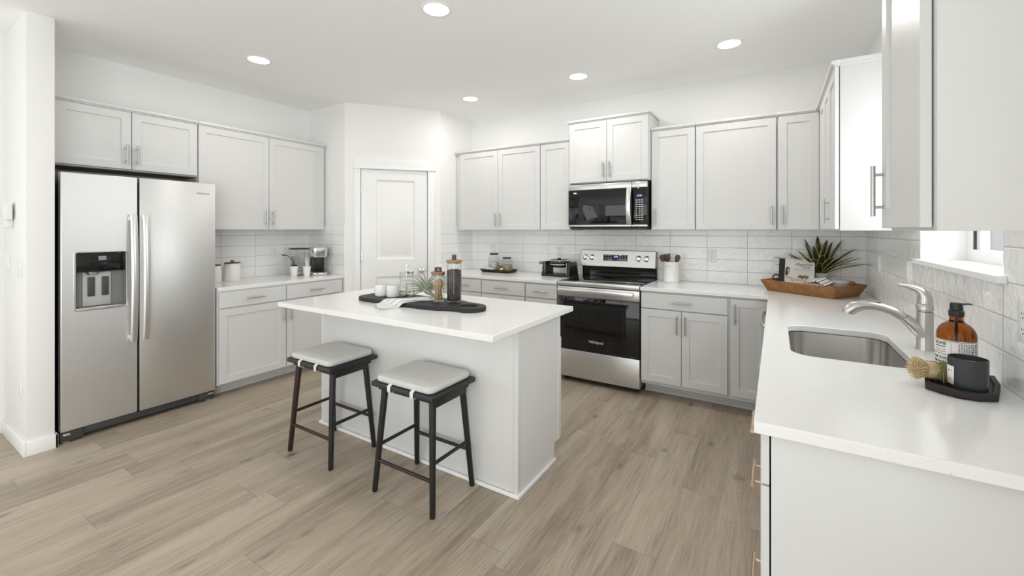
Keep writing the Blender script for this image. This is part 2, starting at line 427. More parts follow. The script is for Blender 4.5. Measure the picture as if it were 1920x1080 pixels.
class MB:
    def __init__(self):
        self.bm = bmesh.new()
        self.uv = None

    def _join(self, t, mx=None):
        if mx is not None:
            t.transform(mx)
        t.verts.index_update()
        vs = [self.bm.verts.new(v.co) for v in t.verts]
        for f in t.faces:
            try:
                self.bm.faces.new([vs[v.index] for v in f.verts])
            except ValueError:
                pass
        t.free()
        return self

    def box(self, x0, x1, y0, y1, z0, z1, bev=0.0, seg=2, mx=None):
        t = bmesh.new()
        bmesh.ops.create_cube(t, size=1.0)
        for v in t.verts:
            v.co = Vector(((x0 + x1) / 2 + v.co.x * (x1 - x0), (y0 + y1) / 2 + v.co.y * (y1 - y0), (z0 + z1) / 2 + v.co.z * (z1 - z0)))
        if bev > 0:
            bmesh.ops.bevel(t, geom=list(t.edges), offset=bev, segments=seg, affect='EDGES', profile=0.5)
        return self._join(t, mx)

    def lathe(self, prof, seg=32, c=(0, 0, 0), mx=None, sx=1.0, sy=1.0):
        """prof: (r, z) from bottom to top; r = 0 closes an end."""
        t = bmesh.new()
        rings = []
        for r, z in prof:
            if r <= 1e-6:
                rings.append([t.verts.new((c[0], c[1], c[2] + z))])
            else:
                rings.append([t.verts.new((c[0] + sx * r * math.cos(2 * PI * i / seg), c[1] + sy * r * math.sin(2 * PI * i / seg), c[2] + z)) for i in range(seg)])
        for a, b in zip(rings, rings[1:]):
            if len(a) == 1 and len(b) == 1:
                continue
            for i in range(seg):
                j = (i + 1) % seg
                if len(a) == 1:
                    t.faces.new((a[0], b[j], b[i]))
                elif len(b) == 1:
                    t.faces.new((a[i], a[j], b[0]))
                else:
                    t.faces.new((a[i], a[j], b[j], b[i]))
        return self._join(t, mx)

    def tube(self, pts, rad, seg=10, mx=None, flat=1.0, up=None, closed=False):
        """Round bar along pts; rad a number or one per point; flat squeezes the section along 'up'."""
        t = bmesh.new()
        P = [Vector(p) for p in pts]
        n = len(P)
        R = rad if isinstance(rad, (list, tuple)) else [rad] * n
        rings = []
        prev = Vector(up) if up is not None else None
        for i in range(n):
            d = (P[(i + 1) % n] - P[i - 1]) if closed else (P[min(i + 1, n - 1)] - P[max(i - 1, 0)])
            if d.length < 1e-9:
                d = Vector((0, 0, 1))
            d.normalize()
            if prev is None:
                prev = Vector((0, 0, 1)) if abs(d.z) < 0.9 else Vector((1, 0, 0))
            a = prev - d * prev.dot(d)
            if a.length < 1e-6:
                a = d.orthogonal()
            a.normalize()
            b = d.cross(a)
            if up is None:
                prev = a
            rings.append([t.verts.new(P[i] + a * (R[i] * flat * math.cos(2 * PI * k / seg)) + b * (R[i] * math.sin(2 * PI * k / seg))) for k in range(seg)])
        prs = list(zip(rings, rings[1:] + rings[:1])) if closed else list(zip(rings, rings[1:]))
        for A, B in prs:
            for k in range(seg):
                l = (k + 1) % seg
                t.faces.new((A[k], A[l], B[l], B[k]))
        if not closed:
            t.faces.new(rings[0][::-1])
            t.faces.new(rings[-1])
        return self._join(t, mx)

    def loft(self, loops, cap0=True, cap1=True, mx=None):
        t = bmesh.new()
        R = [[t.verts.new(p) for p in lp] for lp in loops]
        n = len(R[0])
        for A, B in zip(R, R[1:]):
            for k in range(n):
                l = (k + 1) % n
                t.faces.new((A[k], A[l], B[l], B[k]))
        if cap0:
            t.faces.new(R[0][::-1])
        if cap1:
            t.faces.new(R[-1])
        return self._join(t, mx)

    def prism(self, poly, z0, z1, mx=None):
        return self.loft([[(x, y, z0) for x, y in poly], [(x, y, z1) for x, y in poly]], mx=mx)

    def slab(self, outer, holes, z0, z1, mx=None):
        """Flat slab with holes: loops are (x, y) lists."""
        t = bmesh.new()
        edges = []
        for lp in [outer] + holes:
            vs = [t.verts.new((x, y, z1)) for x, y in lp]
            edges += [t.edges.new((vs[i], vs[(i + 1) % len(vs)])) for i in range(len(vs))]
        bmesh.ops.triangle_fill(t, use_beauty=True, use_dissolve=True, edges=edges)
        fs = list(t.faces)
        for f in fs:
            f.normal_update()
            if f.normal.z < 0:
                f.normal_flip()
        ext = bmesh.ops.extrude_face_region(t, geom=fs)
        for v in [g for g in ext['geom'] if isinstance(g, bmesh.types.BMVert)]:
            v.co.z = z0
        bmesh.ops.recalc_face_normals(t, faces=list(t.faces))
        return self._join(t, mx)

    def grid(self, fn, nu, nv, mx=None):
        t = bmesh.new()
        g = [[t.verts.new(fn(i / nu, j / nv)) for j in range(nv + 1)] for i in range(nu + 1)]
        for i in range(nu):
            for j in range(nv):
                t.faces.new((g[i][j], g[i + 1][j], g[i + 1][j + 1], g[i][j + 1]))
        return self._join(t, mx)

    def mesh(self, name, sharp=40):
        bmesh.ops.recalc_face_normals(self.bm, faces=list(self.bm.faces))
        me = bpy.data.meshes.new(name)
        self.bm.to_mesh(me)
        self.bm.free()
        for p in me.polygons:
            p.use_smooth = True
        me.set_sharp_from_angle(angle=math.radians(sharp))
        return me


def rrect(w, d, r, n=5, cx=0.0, cy=0.0):
    """Rounded rectangle loop, counter-clockwise, centred."""
    pts = []
    for sx, sy, a0 in ((1, 1, 0), (-1, 1, PI / 2), (-1, -1, PI), (1, -1, 1.5 * PI)):
        for k in range(n + 1):
            a = a0 + PI / 2 * k / n
            pts.append((cx + sx * (w / 2 - r) + r * math.cos(a), cy + sy * (d / 2 - r) + r * math.sin(a)))
    return pts


def obj(name, mb, mat, parent=None, loc=(0, 0, 0), rot=(0, 0, 0), bevel=0.0, solid=0.0, sub=0):
    me = mb.mesh(name) if isinstance(mb, MB) else mb
    o = bpy.data.objects.new(name, me)
    COL.objects.link(o)
    me.materials.append(M[mat] if isinstance(mat, str) else mat)
    o.location = loc
    o.rotation_euler = rot
    if parent is not None:
        o.parent = parent
    if solid:
        md = o.modifiers.new('thickness', 'SOLIDIFY')
        md.thickness = solid
        md.offset = 0
    if bevel:
        md = o.modifiers.new('bevel', 'BEVEL')
        md.width = bevel
        md.segments = 2
        md.limit_method = 'ANGLE'
        md.angle_limit = math.radians(50)
    if sub:
        md = o.modifiers.new('subdivision', 'SUBSURF')
        md.levels = sub
        md.render_levels = sub
    return o


def tag(o, label, cat, group=None, kind=None):
    o['label'] = label
    o['category'] = cat
    if group:
        o['group'] = group
    if kind:
        o['kind'] = kind
    return o


def thing(name, label, cat, loc=(0, 0, 0), rotz=0.0, group=None):
    o = bpy.data.objects.new(name, None)
    COL.objects.link(o)
    o.empty_display_size = 0.05
    o.location = loc
    o.rotation_euler = (0, 0, rotz)
    return tag(o, label, cat, group)


def struct(name, mb, mat, parent=None, **kw):
    o = obj(name, mb, mat, parent, **kw)
    if parent is None:
        o['kind'] = 'structure'
    return o


def copy_tree(o, parent=None):
    c = o.copy()
    COL.objects.link(c)
    if parent is not None:
        c.parent = parent
    for ch in [x for x in list(bpy.data.objects) if x.parent == o]:
        copy_tree(ch, c)
    return c


def text_mesh(body, size, extrude=0.0003, shear=0.0, align='CENTER', spacing=1.0):
    cu = bpy.data.curves.new('lettering', 'FONT')
    cu.body = body
    cu.size = size
    cu.extrude = extrude
    cu.shear = shear
    cu.align_x = align
    cu.align_y = 'CENTER'
    cu.space_character = spacing
    cu.resolution_u = 3
    o = bpy.data.objects.new('lettering', cu)
    COL.objects.link(o)
    dg = bpy.context.evaluated_depsgraph_get()
    me = bpy.data.meshes.new_from_object(o.evaluated_get(dg))
    bpy.data.objects.remove(o)
    return me


def text_part(name, body, size, mat, parent, loc, rot=(PI / 2, 0, 0), **kw):
    return obj(name, text_mesh(body, size, **kw), mat, parent, loc, rot)


# ------------------------------------------------------------------ room dimensions
B, L, R, P, CEIL = 4.221, -4.527, 0.600, 2.880, 2.740
DXA, DYA, DXB, DYB = -3.886, 2.880, -3.221, 3.634       # pantry diagonal
CT = 0.914                                              # worktop height
UB = 1.387                                              # underside of wall cabinets

# ------------------------------------------------------------------ setting
struct('floor', MB().box(-4.75, 0.85, -5.1, 4.4, -0.06, 0.0), 'floor')
struct('ceiling', MB().box(-4.75, 0.85, -5.1, 4.4, CEIL, CEIL + 0.1), 'ceil')
wl = MB()
wl.box(L - 0.12, L, -5.0, -3.35, 0, CEIL)
wl.box(L - 0.12, L, -0.65, P + 0.1, 0, CEIL)
wl.box(L - 0.12, L, -3.35, -0.65, 2.45, CEIL)
wl.box(L - 0.12, L, -3.35, -0.65, 0, 0.10)
struct('wall_left', wl, 'wall')
w3 = bpy.data.objects.new('window_added_left', None)  # invented opening, built to house the left fill light
COL.objects.link(w3)
w3['kind'] = 'structure'
lf = MB()
lf.box(L - 0.10, L - 0.04, -3.35, -3.29, 0.10, 2.45)
lf.box(L - 0.10, L - 0.04, -0.71, -0.65, 0.10, 2.45)
lf.box(L - 0.10, L - 0.04, -3.29, -0.71, 2.39, 2.45)
lf.box(L - 0.10, L - 0.04, -3.29, -0.71, 0.10, 0.16)
lf.box(L - 0.10, L - 0.04, -2.03, -1.97, 0.16, 2.39)
obj('window_frame', lf, 'whiteplastic', w3)
w4 = bpy.data.objects.new('window_added_right', None)  # unseen opening added around the right fill light
COL.objects.link(w4)
w4['kind'] = 'structure'
lf = MB()
lf.box(R + 0.08, R + 0.14, -3.05, -2.99, 0.10, 2.45)
lf.box(R + 0.08, R + 0.14, -0.41, -0.35, 0.10, 2.45)
lf.box(R + 0.08, R + 0.14, -2.99, -0.41, 2.39, 2.45)
lf.box(R + 0.08, R + 0.14, -2.99, -0.41, 0.10, 0.16)
lf.box(R + 0.08, R + 0.14, -1.73, -1.67, 0.16, 2.39)
obj('window_frame', lf, 'whiteplastic', w4)
struct('wall_stub', MB().box(L, -3.92, 0.645, 0.768, 0, CEIL, 0.004), 'wall')
struct('wall_back', MB().box(DXB - 0.1, R + 0.17, B, B + 0.12, 0, CEIL), 'wall')
struct('wall_pantry_left', MB().box(L, DXA + 0.0, P, P + 0.1, 0, CEIL), 'wall')
struct('wall_pantry_right', MB().box(DXB - 0.1, DXB, DYB, B, 0, CEIL), 'wall')
WY0, WY1, WZ0, WZ1 = 1.885, 2.757, 1.25, 2.22
wr = MB()
wr.box(R, R + 0.17, -5.0, -3.05, 0, CEIL)
wr.box(R, R + 0.17, -0.35, WY0, 0, CEIL)
wr.box(R, R + 0.17, -3.05, -0.35, 2.45, CEIL)
wr.box(R, R + 0.17, -3.05, -0.35, 0, 0.10)
wr.box(R, R + 0.17, WY1, B, 0, CEIL)
wr.box(R, R + 0.17, WY0, WY1, 0, WZ0 - 0.0225)
wr.box(R, R + 0.17, WY0, WY1, WZ1, CEIL)
struct('wall_right', wr, 'wall')
wq = MB()
wq.box(L, -3.75, -5.1, -5.0, 0, CEIL)
wq.box(-0.05, R, -5.1, -5.0, 0, CEIL)
wq.box(-3.75, -0.05, -5.1, -5.0, 2.45, CEIL)
struct('wall_rear', wq, 'wall')

# pantry diagonal: local x along the wall, y into the pantry
DL = math.hypot(DXB - DXA, DYB - DYA)
DROT = math.atan2(DYB - DYA, DXB - DXA)
diag = bpy.data.objects.new('wall_pantry_diagonal', None)
COL.objects.link(diag)
diag.location = (DXA, DYA, 0)
diag.rotation_euler = (0, 0, DROT)
diag['kind'] = 'structure'
D0, D1, DT = 0.163, 0.858, 2.045
dm = MB()
dm.box(0, D0 - 0.008, 0, 0.1, 0, CEIL)
dm.box(D1 + 0.008, DL, 0, 0.1, 0, CEIL)
dm.box(D0 - 0.008, D1 + 0.008, 0, 0.1, DT + 0.008, CEIL)
struct('wall_face', dm, 'wall', diag)
door = bpy.data.objects.new('door_1', None)
COL.objects.link(door)
door.location = diag.location
door.rotation_euler = diag.rotation_euler
door['kind'] = 'structure'
dp = MB()
dp.slab([(D0, 0.012), (D1, 0.012), (D1, DT), (D0, DT)],
        [[(0.315, 1.07), (0.725, 1.07), (0.725, 1.935), (0.315, 1.935)],
         [(0.315, 0.25), (0.725, 0.25), (0.725, 0.885), (0.315, 0.885)]], 0, 0.02,
        mx=Matrix.Rotation(PI / 2, 4, 'X') @ Matrix.Translation((0, 0, -0.03)))
dp.box(D0, D1, 0.03, 0.045, 0.012, DT)
for z0, z1 in ((1.07, 1.935), (0.25, 0.885)):
    dp.loft([[(0.315, 0.0105, z0), (0.725, 0.0105, z0), (0.725, 0.0105, z1), (0.315, 0.0105, z1)],
             [(0.332, 0.026, z0 + 0.017), (0.708, 0.026, z0 + 0.017), (0.708, 0.026, z1 - 0.017), (0.332, 0.026, z1 - 0.017)],
             [(0.352, 0.026, z0 + 0.037), (0.688, 0.026, z0 + 0.037), (0.688, 0.026, z1 - 0.037), (0.352, 0.026, z1 - 0.037)],
             [(0.372, 0.018, z0 + 0.057), (0.668, 0.018, z0 + 0.057), (0.668, 0.018, z1 - 0.057), (0.372, 0.018, z1 - 0.057)]], cap0=False)
obj('door_panel', dp, 'trim', door)
cs = MB()
cs.box(0.098, D0 - 0.008, -0.014, 0, 0, DT + 0.01, 0.002)
cs.box(D1 + 0.008, 0.935, -0.014, 0, 0, DT + 0.01, 0.002)
cs.box(0.098, 0.935, -0.016, 0, DT + 0.01, DT + 0.105, 0.002)
cs.box(0.080, 0.953, -0.026, 0, DT + 0.003, DT + 0.017, 0.002)
obj('door_casing', cs, 'trim', door)
for hz in (1.83, 1.10, 0.28):
    hb = MB()
    hb.tube([(D0 - 0.004, -0.004, hz - 0.045), (D0 - 0.004, -0.004, hz + 0.045)], 0.006, 8)
    hb.box(D0 - 0.012, D0 + 0.012, 0.004, 0.009, hz - 0.044, hz + 0.044)
    obj('hinge', hb, 'nickel', door)
kb = MB()
kb.lathe([(0, 0), (0.030, 0), (0.030, 0.006), (0.012, 0.010), (0.011, 0.032), (0.022, 0.040), (0.028, 0.052), (0.024, 0.064), (0.0, 0.069)], 24,
         mx=Matrix.Translation((0.795, 0.010, 0.94)) @ Matrix.Rotation(PI / 2, 4, 'X'))
obj('door_knob', kb, 'chrome', door)

# tile splashbacks
T5 = CT + 5 * 0.106
tl = 0.008
struct('wall_tile_back', MB().box(DXB + tl, R - tl, B - tl, B, CT, T5), tile_mat('tile_back', 0, -0.534, 0.324))
struct('wall_tile_left', MB().box(L, L + tl, 1.62, P - tl, CT, T5), tile_mat('tile_left', 1, 1.98, 0.318))
struct('wall_tile_pantry_left', MB().box(L, DXA - 0.002, P - tl, P, CT, T5), tile_mat('tile_pantry_left', 0, L - 0.21, 0.318))
struct('wall_tile_pantry_right', MB().box(DXB, DXB + tl, DYB + 0.002, B, CT, T5), tile_mat('tile_pantry_right', 1, 3.94, 0.324))
tr = MB()
tr.box(R - tl, R, WY1, B - tl, CT, T5)
tr.box(R - tl, R, WY0, WY1, CT, WZ0 - 0.02)
tr.box(R - tl, R, 0.75, WY0, CT, T5)
struct('wall_tile_right', tr, tile_mat('tile_right', 1, 1.887, 0.318))

# sink window: sill, frame, sash, pane
win = bpy.data.objects.new('window_1', None)
COL.objects.link(win)
win['kind'] = 'structure'
obj('window_sill', MB().slab([(R - 0.032, WY0 - 0.03), (R - 0.0085, WY0 - 0.03), (R - 0.0085, WY0 + 0.0005), (R + 0.16, WY0 + 0.0005), (R + 0.16, WY1 - 0.0005), (R - 0.0085, WY1 - 0.0005), (R - 0.0085, WY1 + 0.03), (R - 0.032, WY1 + 0.03)], [], WZ0 - 0.022, WZ0), 'trim', win, bevel=0.002)
wf = MB()
fx0, fx1 = R + 0.15, R + 0.19
wf.slab([(WY0, WZ0), (WY1, WZ0), (WY1, WZ1), (WY0, WZ1)],
        [[(WY0 + 0.05, WZ0 + 0.052), (WY1 - 0.05, WZ0 + 0.052), (WY1 - 0.05, WZ1 - 0.05), (WY0 + 0.05, WZ1 - 0.05)]], 0, 0.04,
        mx=Matrix(((0, 0, 1, fx0), (1, 0, 0, 0), (0, 1, 0, 0), (0, 0, 0, 1))))
obj('window_frame', wf, 'whiteplastic', win)
ws = MB()
ws.box(fx0 + 0.012, fx1 + 0.0, WY1 - 0.115, WY1 - 0.072, WZ0 + 0.052, WZ1 - 0.05)
obj('window_sash', ws, 'whiteplastic', win)
obj('window_pane', MB().box(fx0 + 0.022, fx0 + 0.026, WY0 + 0.05, WY1 - 0.05, WZ0 + 0.052, WZ1 - 0.05), 'glass', win)
sg = MB()
sg.box(fx0 + 0.004, fx0 + 0.018, WY1 - 0.072, WY1 - 0.060, WZ0 + 0.053, WZ1 - 0.05)
obj('window_gasket', sg, 'darkgrey', win)
w2 = bpy.data.objects.new('window_2', None)
COL.objects.link(w2)
w2['kind'] = 'structure'
rf = MB()
rf.box(-3.75, -3.69, -5.09, -5.02, 0, 2.45)
rf.box(-0.11, -0.05, -5.09, -5.02, 0, 2.45)
rf.box(-3.69, -0.11, -5.09, -5.02, 2.39, 2.45)
rf.box(-3.69, -0.11, -5.09, -5.02, 0, 0.06)
rf.box(-1.94, -1.86, -5.09, -5.02, 0.06, 2.39)
obj('window_frame', rf, 'whiteplastic', w2)

# baseboards
bb = MB()
bb.box(L + 0.0, -3.92 + 0.013, 0.632, 0.645, 0, 0.088, 0.002)
bb.box(-3.92, -3.907, 0.645, 0.781, 0, 0.088, 0.002)
bb.box(L + 0.5, -3.907, 0.768, 0.781, 0, 0.088, 0.002)
struct('baseboard_stub', bb, 'trim')
struct('baseboard_left', MB().box(L, L + 0.013, -0.65, 0.632, 0, 0.088, 0.002), 'trim')
bd = MB()
bd.box(0.0, 0.098, -0.013, 0, 0, 0.088, 0.002)
bd.box(0.935, DL, -0.013, 0, 0, 0.088, 0.002)
o = struct('baseboard_diagonal', bd, 'trim')
o.location = diag.location
o.rotation_euler = diag.rotation_euler

# outside
tag(obj('ground_outside', MB().box(0.9, 40, -25, 45, -0.5, -0.35), 'snow'), 'pale paved ground outside the sink window', 'ground', kind='stuff')
nh = MB()
for k in range(26):
    z = -0.35 + k * 0.15
    nh.loft([[(13.0, 5, z), (13.0, 40, z), (13.0, 40, z + 0.15), (13.0, 5, z + 0.15)],
             [(12.95, 5, z), (12.95, 40, z), (13.0, 40, z + 0.15), (13.0, 5, z + 0.15)]])
hs = thing('house_exterior', 'grey lap sided house beyond the sink window', 'house', (0, 0, 0))
obj('siding', nh, 'siding', hs)
obj('trim_band', MB().box(12.88, 12.95, 5, 40, 0.55, 0.8), 'trim', hs)

# ------------------------------------------------------------------ cabinets


def shaker(w, h, t=0.019, s=0.057, d=0.008):
    """Five-piece door: x across, z up, face at y = -t."""
    def ring(i, y):
        return [(i, y, i), (w - i, y, i), (w - i, y, h - i), (i, y, h - i)]
    m = MB()
    m.loft([ring(0, 0), ring(0, -t + 0.002), ring(0.002, -t), ring(s, -t), ring(s + 0.0015, -t + d)])
    return m


def slab_front(w, h, t=0.019):
    def ring(i, y):
        return [(i, y, i), (w - i, y, i), (w - i, y, h - i), (i, y, h - i)]
    m = MB()
    m.loft([ring(0, 0), ring(0, -t + 0.003), ring(0.003, -t)])
    return m


def pull(parent, x, z, vertical=True, mat='nickel', ln=0.150, cc=0.096, y0=-0.019):
    """Bar pull centred at (x, z) on a front."""
    m = MB()
    a = Vector((0, 0, 1)) if vertical else Vector((1, 0, 0))
    c = Vector((x, y0 - 0.025, z))
    m.tube([c - a * ln / 2, c + a * ln / 2], 0.0060, 12)
    for s in (-1, 1):
        q = c + a * (s * cc / 2)
        m.tube([q, q + Vector((0, 0.026, 0))], 0.0042, 10)
    return obj('handle', m, mat, parent)


def add_front(t, f, base, hmat='nickel', mat='cab'):
    kind, x0, x1, z0, z1 = f[:5]
    w, h = x1 - x0, z1 - z0
    if kind == 'door':
        o = obj('door', shaker(w, h), mat, t, (x0, -0.0040, z0 - base))
        if len(f) > 5 and f[5]:
            side, end = f[5]
            hx = 0.029 if side == 'L' else w - 0.029
            hz = 0.035 + 0.075 if end == 'B' else h - 0.035 - 0.075
            pull(o, hx, hz, True, hmat)
    else:
        o = obj('drawer', slab_front(w, h), mat, t, (x0, -0.0040, z0 - base))
        pull(o, w / 2, f[5] - z0 if len(f) > 5 else h / 2, False, hmat)
    return o


def crown_part(t, w, z, ret_l=0.0, ret_r=0.0, k=1.0):
    """Small stepped top moulding with optional returns of the given depth."""
    m = MB()
    for h0, h1, pr in ((0.0, 0.011, 0.022 * k), (0.011, 0.030 * k, 0.034 * k)):
        xl = -pr + 0.02 if ret_l else 0.0
        xr = w + (pr - 0.02 if ret_r else 0.0)
        m.box(xl, xr, -pr - 0.004, 0.0, z + h0, z + h1, 0.001)
        if ret_l:
            m.box(xl, 0.02, 0.0, ret_l, z + h0, z + h1, 0.001)
        if ret_r:
            m.box(w - 0.02, xr, 0.0, ret_r, z + h0, z + h1, 0.001)
    return obj('crown_molding', m, 'cab', t)


def wall_cabinet(label, x, y, rot, w, z0, z1, fronts, group, crown=None, depth=0.302, under=False):
    t = thing('wall_cabinet', label, 'cabinet', (x, y, z0), rot, group)
    obj('carcass', MB().box(0, w, 0, depth, 0, z1 - z0, 0.001), 'cab', t)
    for f in fronts:
        add_front(t, f, z0)
    if crown is not None:
        crown_part(t, w, z1 - z0 - 0.004, **crown)
    if under:
        obj('underside_panel', MB().box(0.004, w - 0.004, 0.02, depth - 0.004, -0.004, -0.0005), 'underside', t)
    return t


def base_cabinet(label, x, y, rot, w, fronts, group, depth=0.606, z1=0.884, hmat='nickel', toe=0.14, open_top=False):
    t = thing('base_cabinet', label, 'cabinet', (x, y, 0), rot, group)
    m = MB()
    if open_top:
        m.box(0, 0.018, 0, depth, 0.105, z1)
        m.box(w - 0.018, w, 0, depth, 0.105, z1)
        m.box(0.018, w - 0.018, 0, 0.018, 0.105, z1)
        m.box(0.018, w - 0.018, depth - 0.012, depth, 0.105, z1)
        m.box(0.018, w - 0.018, 0.018, depth - 0.012, 0.105, 0.123)
    else:
        m.box(0, w, 0, depth, 0.105, z1, 0.001)
    obj('carcass', m, 'cab', t)
    k = MB()
    k.box(0, w, toe, toe + 0.02, 0, 0.105)
    k.box(0, w, toe - 0.012, toe, 0, 0.02, 0.003)
    obj('toe_kick', k, 'cab', t)
    for f in fronts:
        add_front(t, f, 0, hmat)
    return t


ROTL, ROTR = PI / 2, -PI / 2
FL = L + 0.306          # face-frame plane of the left wall cabinets
FB = B - 0.306
FR = R - 0.305
GU = 'shaker wall cabinets'
DTOP = 2.288
# left wall
wall_cabinet('wide low grey shaker cabinet above the steel refrigerator', FL, 0.775, ROTL, 0.890, 1.842, 2.294,
             [('door', 0.045, 0.4515, 1.852, DTOP, 'RB'), ('door', 0.4555, 0.886, 1.852, DTOP, 'LB')], GU, crown={}, under=True)
wall_cabinet('tall two door grey wall cabinet right of the refrigerator', FL, 1.668, ROTL, 1.204, UB, 2.294,
             [('door', 0.004, 0.593, 1.396, DTOP, 'RB'), ('door', 0.597, 1.180, 1.396, DTOP, 'LB')], GU, crown={})
# back wall, left of the microwave
wall_cabinet('two door wall cabinet in the pantry corner, left end of range wall', DXB + 0.010, FB, 0, 1.124, UB, 2.280,
             [('door', 0.066, 0.592, 1.394, 2.274, 'RB'), ('door', 0.596, 1.120, 1.394, 2.274, 'LB')], GU, crown={})
wall_cabinet('narrow single door wall cabinet just left of the microwave', -2.086, FB, 0, 0.345, UB, 2.280,
             [('door', 0.004, 0.336, 1.394, 2.274, None)], GU, crown={})
wall_cabinet('raised two door cabinet directly above the microwave', -1.738, FB - 0.055, 0, 0.778, 1.840, 2.430,
             [('door', 0.008, 0.3845, 1.848, 2.424, 'RB'), ('door', 0.3885, 0.770, 1.848, 2.424, 'LB')], GU,
             crown=dict(ret_l=0.34, ret_r=0.34, k=1.0), depth=0.357)
wall_cabinet('narrow wall cabinet just right of the microwave, handle on left', -0.957, FB, 0, 0.371, UB, 2.280,
             [('door', 0.004, 0.367, 1.394, 2.274, 'LB')], GU, crown={})
wall_cabinet('widest single door wall cabinet, above the utensil crock', -0.584, FB, 0, 0.590, UB, 2.280,
             [('door', 0.004, 0.586, 1.394, 2.274, 'RB')], GU, crown={})
wall_cabinet('wall cabinet at the right end of range wall, above the wicker basket', 0.008, FB, 0, 0.580, UB, 2.280,
             [('door', 0.008, 0.268, 1.394, 2.274, 'LB')], GU, crown={})
# right wall, far side of the window (local x runs toward the camera)
wall_cabinet('three door cabinet on right wall before the sink window, bright white end', FR, FB - 0.010, ROTR, FB - 0.010 - 2.867, UB, 2.280,
             [('door', 0.130, 0.425, 1.394, 2.274, None), ('door', 0.429, 0.729, 1.394, 2.274, None),
              ('door', 0.733, 1.035, 1.394, 2.274, 'LB')], GU, crown=dict(ret_r=0.30))
wall_cabinet('nearest wall cabinet at top right, cropped by the frame edge', FR, 1.670, ROTR, 0.420, UB, 2.294,
             [('door', 0.004, 0.400, 1.395, 2.288, 'LB')], GU, crown=dict(ret_l=0.30, ret_r=0.30))

GB = 'shaker base cabinets'
BL_, BB_, BR_ = L + 0.611, B - 0.611, R - 0.610
base_cabinet('two drawer two door base cabinet right of the refrigerator', BL_, 1.692, ROTL, 1.184,
             [('drawer', 0.004, 0.563, 0.742, 0.868), ('drawer', 0.571, 1.161, 0.742, 0.868),
              ('door', 0.004, 0.563, 0.117, 0.730, 'RT'), ('door', 0.571, 1.161, 0.117, 0.730, 'LT')], GB)
base_cabinet('corner base cabinet beside the pantry wall with one plain drawer', DXB + 0.012, BB_, 0, 0.588,
             [('drawer', 0.13, 0.584, 0.742, 0.868), ('door', 0.13, 0.584, 0.117, 0.730, 'RT')], GB)
base_cabinet('base cabinet with a drawer below the black jar tray', -2.619, BB_, 0, 0.526,
             [('drawer', 0.004, 0.522, 0.742, 0.868), ('door', 0.004, 0.261, 0.117, 0.730, 'RT'), ('door', 0.264, 0.522, 0.117, 0.730, 'LT')], GB)
base_cabinet('narrow base cabinet with a drawer just left of the range', -2.091, BB_, 0, 0.350,
             [('drawer', 0.010, 0.346, 0.742, 0.868), ('door', 0.010, 0.346, 0.117, 0.730, 'LT')], GB)
base_cabinet('base cabinet with one wide drawer over two doors right of the range', -0.968, BB_, 0, 0.667,
             [('drawer', 0.004, 0.655, 0.742, 0.868), ('door', 0.004, 0.322, 0.135, 0.734, 'RT'), ('door', 0.326, 0.655, 0.135, 0.734, 'LT')], GB)
base_cabinet('full height single door base cabinet in the inside corner near sink', -0.300, BB_, 0, 0.290,
             [('door', 0.009, 0.262, 0.135, 0.868, 'LT')], GB)
base_cabinet('sink base cabinet with two doors under the steel sink', BR_, 2.640, ROTR, 0.93,
             [('drawer', 0.004, 0.926, 0.742, 0.868), ('door', 0.004, 0.463, 0.117, 0.730, 'RT'), ('door', 0.467, 0.926, 0.117, 0.730, 'LT')], GB, open_top=True)
base_cabinet('drawer base cabinet at the near end of the sink counter', BR_, 1.706, ROTR, 0.466,
             [('drawer', 0.004, 0.462, 0.748, 0.872), ('drawer', 0.004, 0.462, 0.436, 0.742, 0.655), ('drawer', 0.004, 0.462, 0.117, 0.430, 0.360)], GB, hmat='rose')
# dishwasher in the right run
dw = thing('dishwasher', 'dishwasher with a curved steel bar handle under the sink counter', 'dishwasher', (BR_, 3.585, 0), ROTR)
obj('tub', MB().box(0.012, 0.59, 0.01, 0.58, 0.10, 0.872), 'darkgrey', dw)
obj('door', MB().box(0.012, 0.60, -0.022, 0.008, 0.11, 0.868, 0.004), 'steel', dw)
dh = MB()
dh.tube([(0.06, -0.020, 0.80), (0.06, -0.050, 0.80), (0.10, -0.066, 0.80), (0.30, -0.070, 0.80), (0.50, -0.066, 0.80), (0.55, -0.050, 0.80), (0.55, -0.020, 0.80)], 0.011, 10)
obj('handle', dh, 'steel_h', dw)
obj('toe_panel', MB().box(0.012, 0.60, 0.08, 0.10, 0, 0.10), 'blackplastic', dw)

# ------------------------------------------------------------------ worktops


def counter(name, label, outer, holes=()):
    m = MB().slab(outer, list(holes), CT - 0.030, CT)
    return tag(obj(name, m, 'quartz', bevel=0.003), label, 'countertop')


SX, SY, SW, SD, SR = 0.238, 2.250, 0.375, 0.610, 0.075
sink_hole = rrect(SW, SD, SR, 6, SX, SY)
counter('countertop', 'white quartz countertop with the sink cutout running around the corner',
        [(-0.968, B - 0.648), (-0.047, B - 0.648), (-0.047, 1.209), (R - 0.001, 1.209), (R - 0.001, B - 0.001), (-0.968, B - 0.001)], [sink_hole])
counter('countertop', 'short white quartz countertop left of the range', [(DXB + 0.001, B - 0.648), (-1.741, B - 0.648), (-1.741, B - 0.001), (DXB + 0.001, B - 0.001)])
counter('countertop', 'white quartz countertop beside the refrigerator, under the coffee maker',
        [(L + 0.001, 1.689), (L + 0.632, 1.689), (L + 0.632, P - 0.001), (L + 0.001, P - 0.001)])

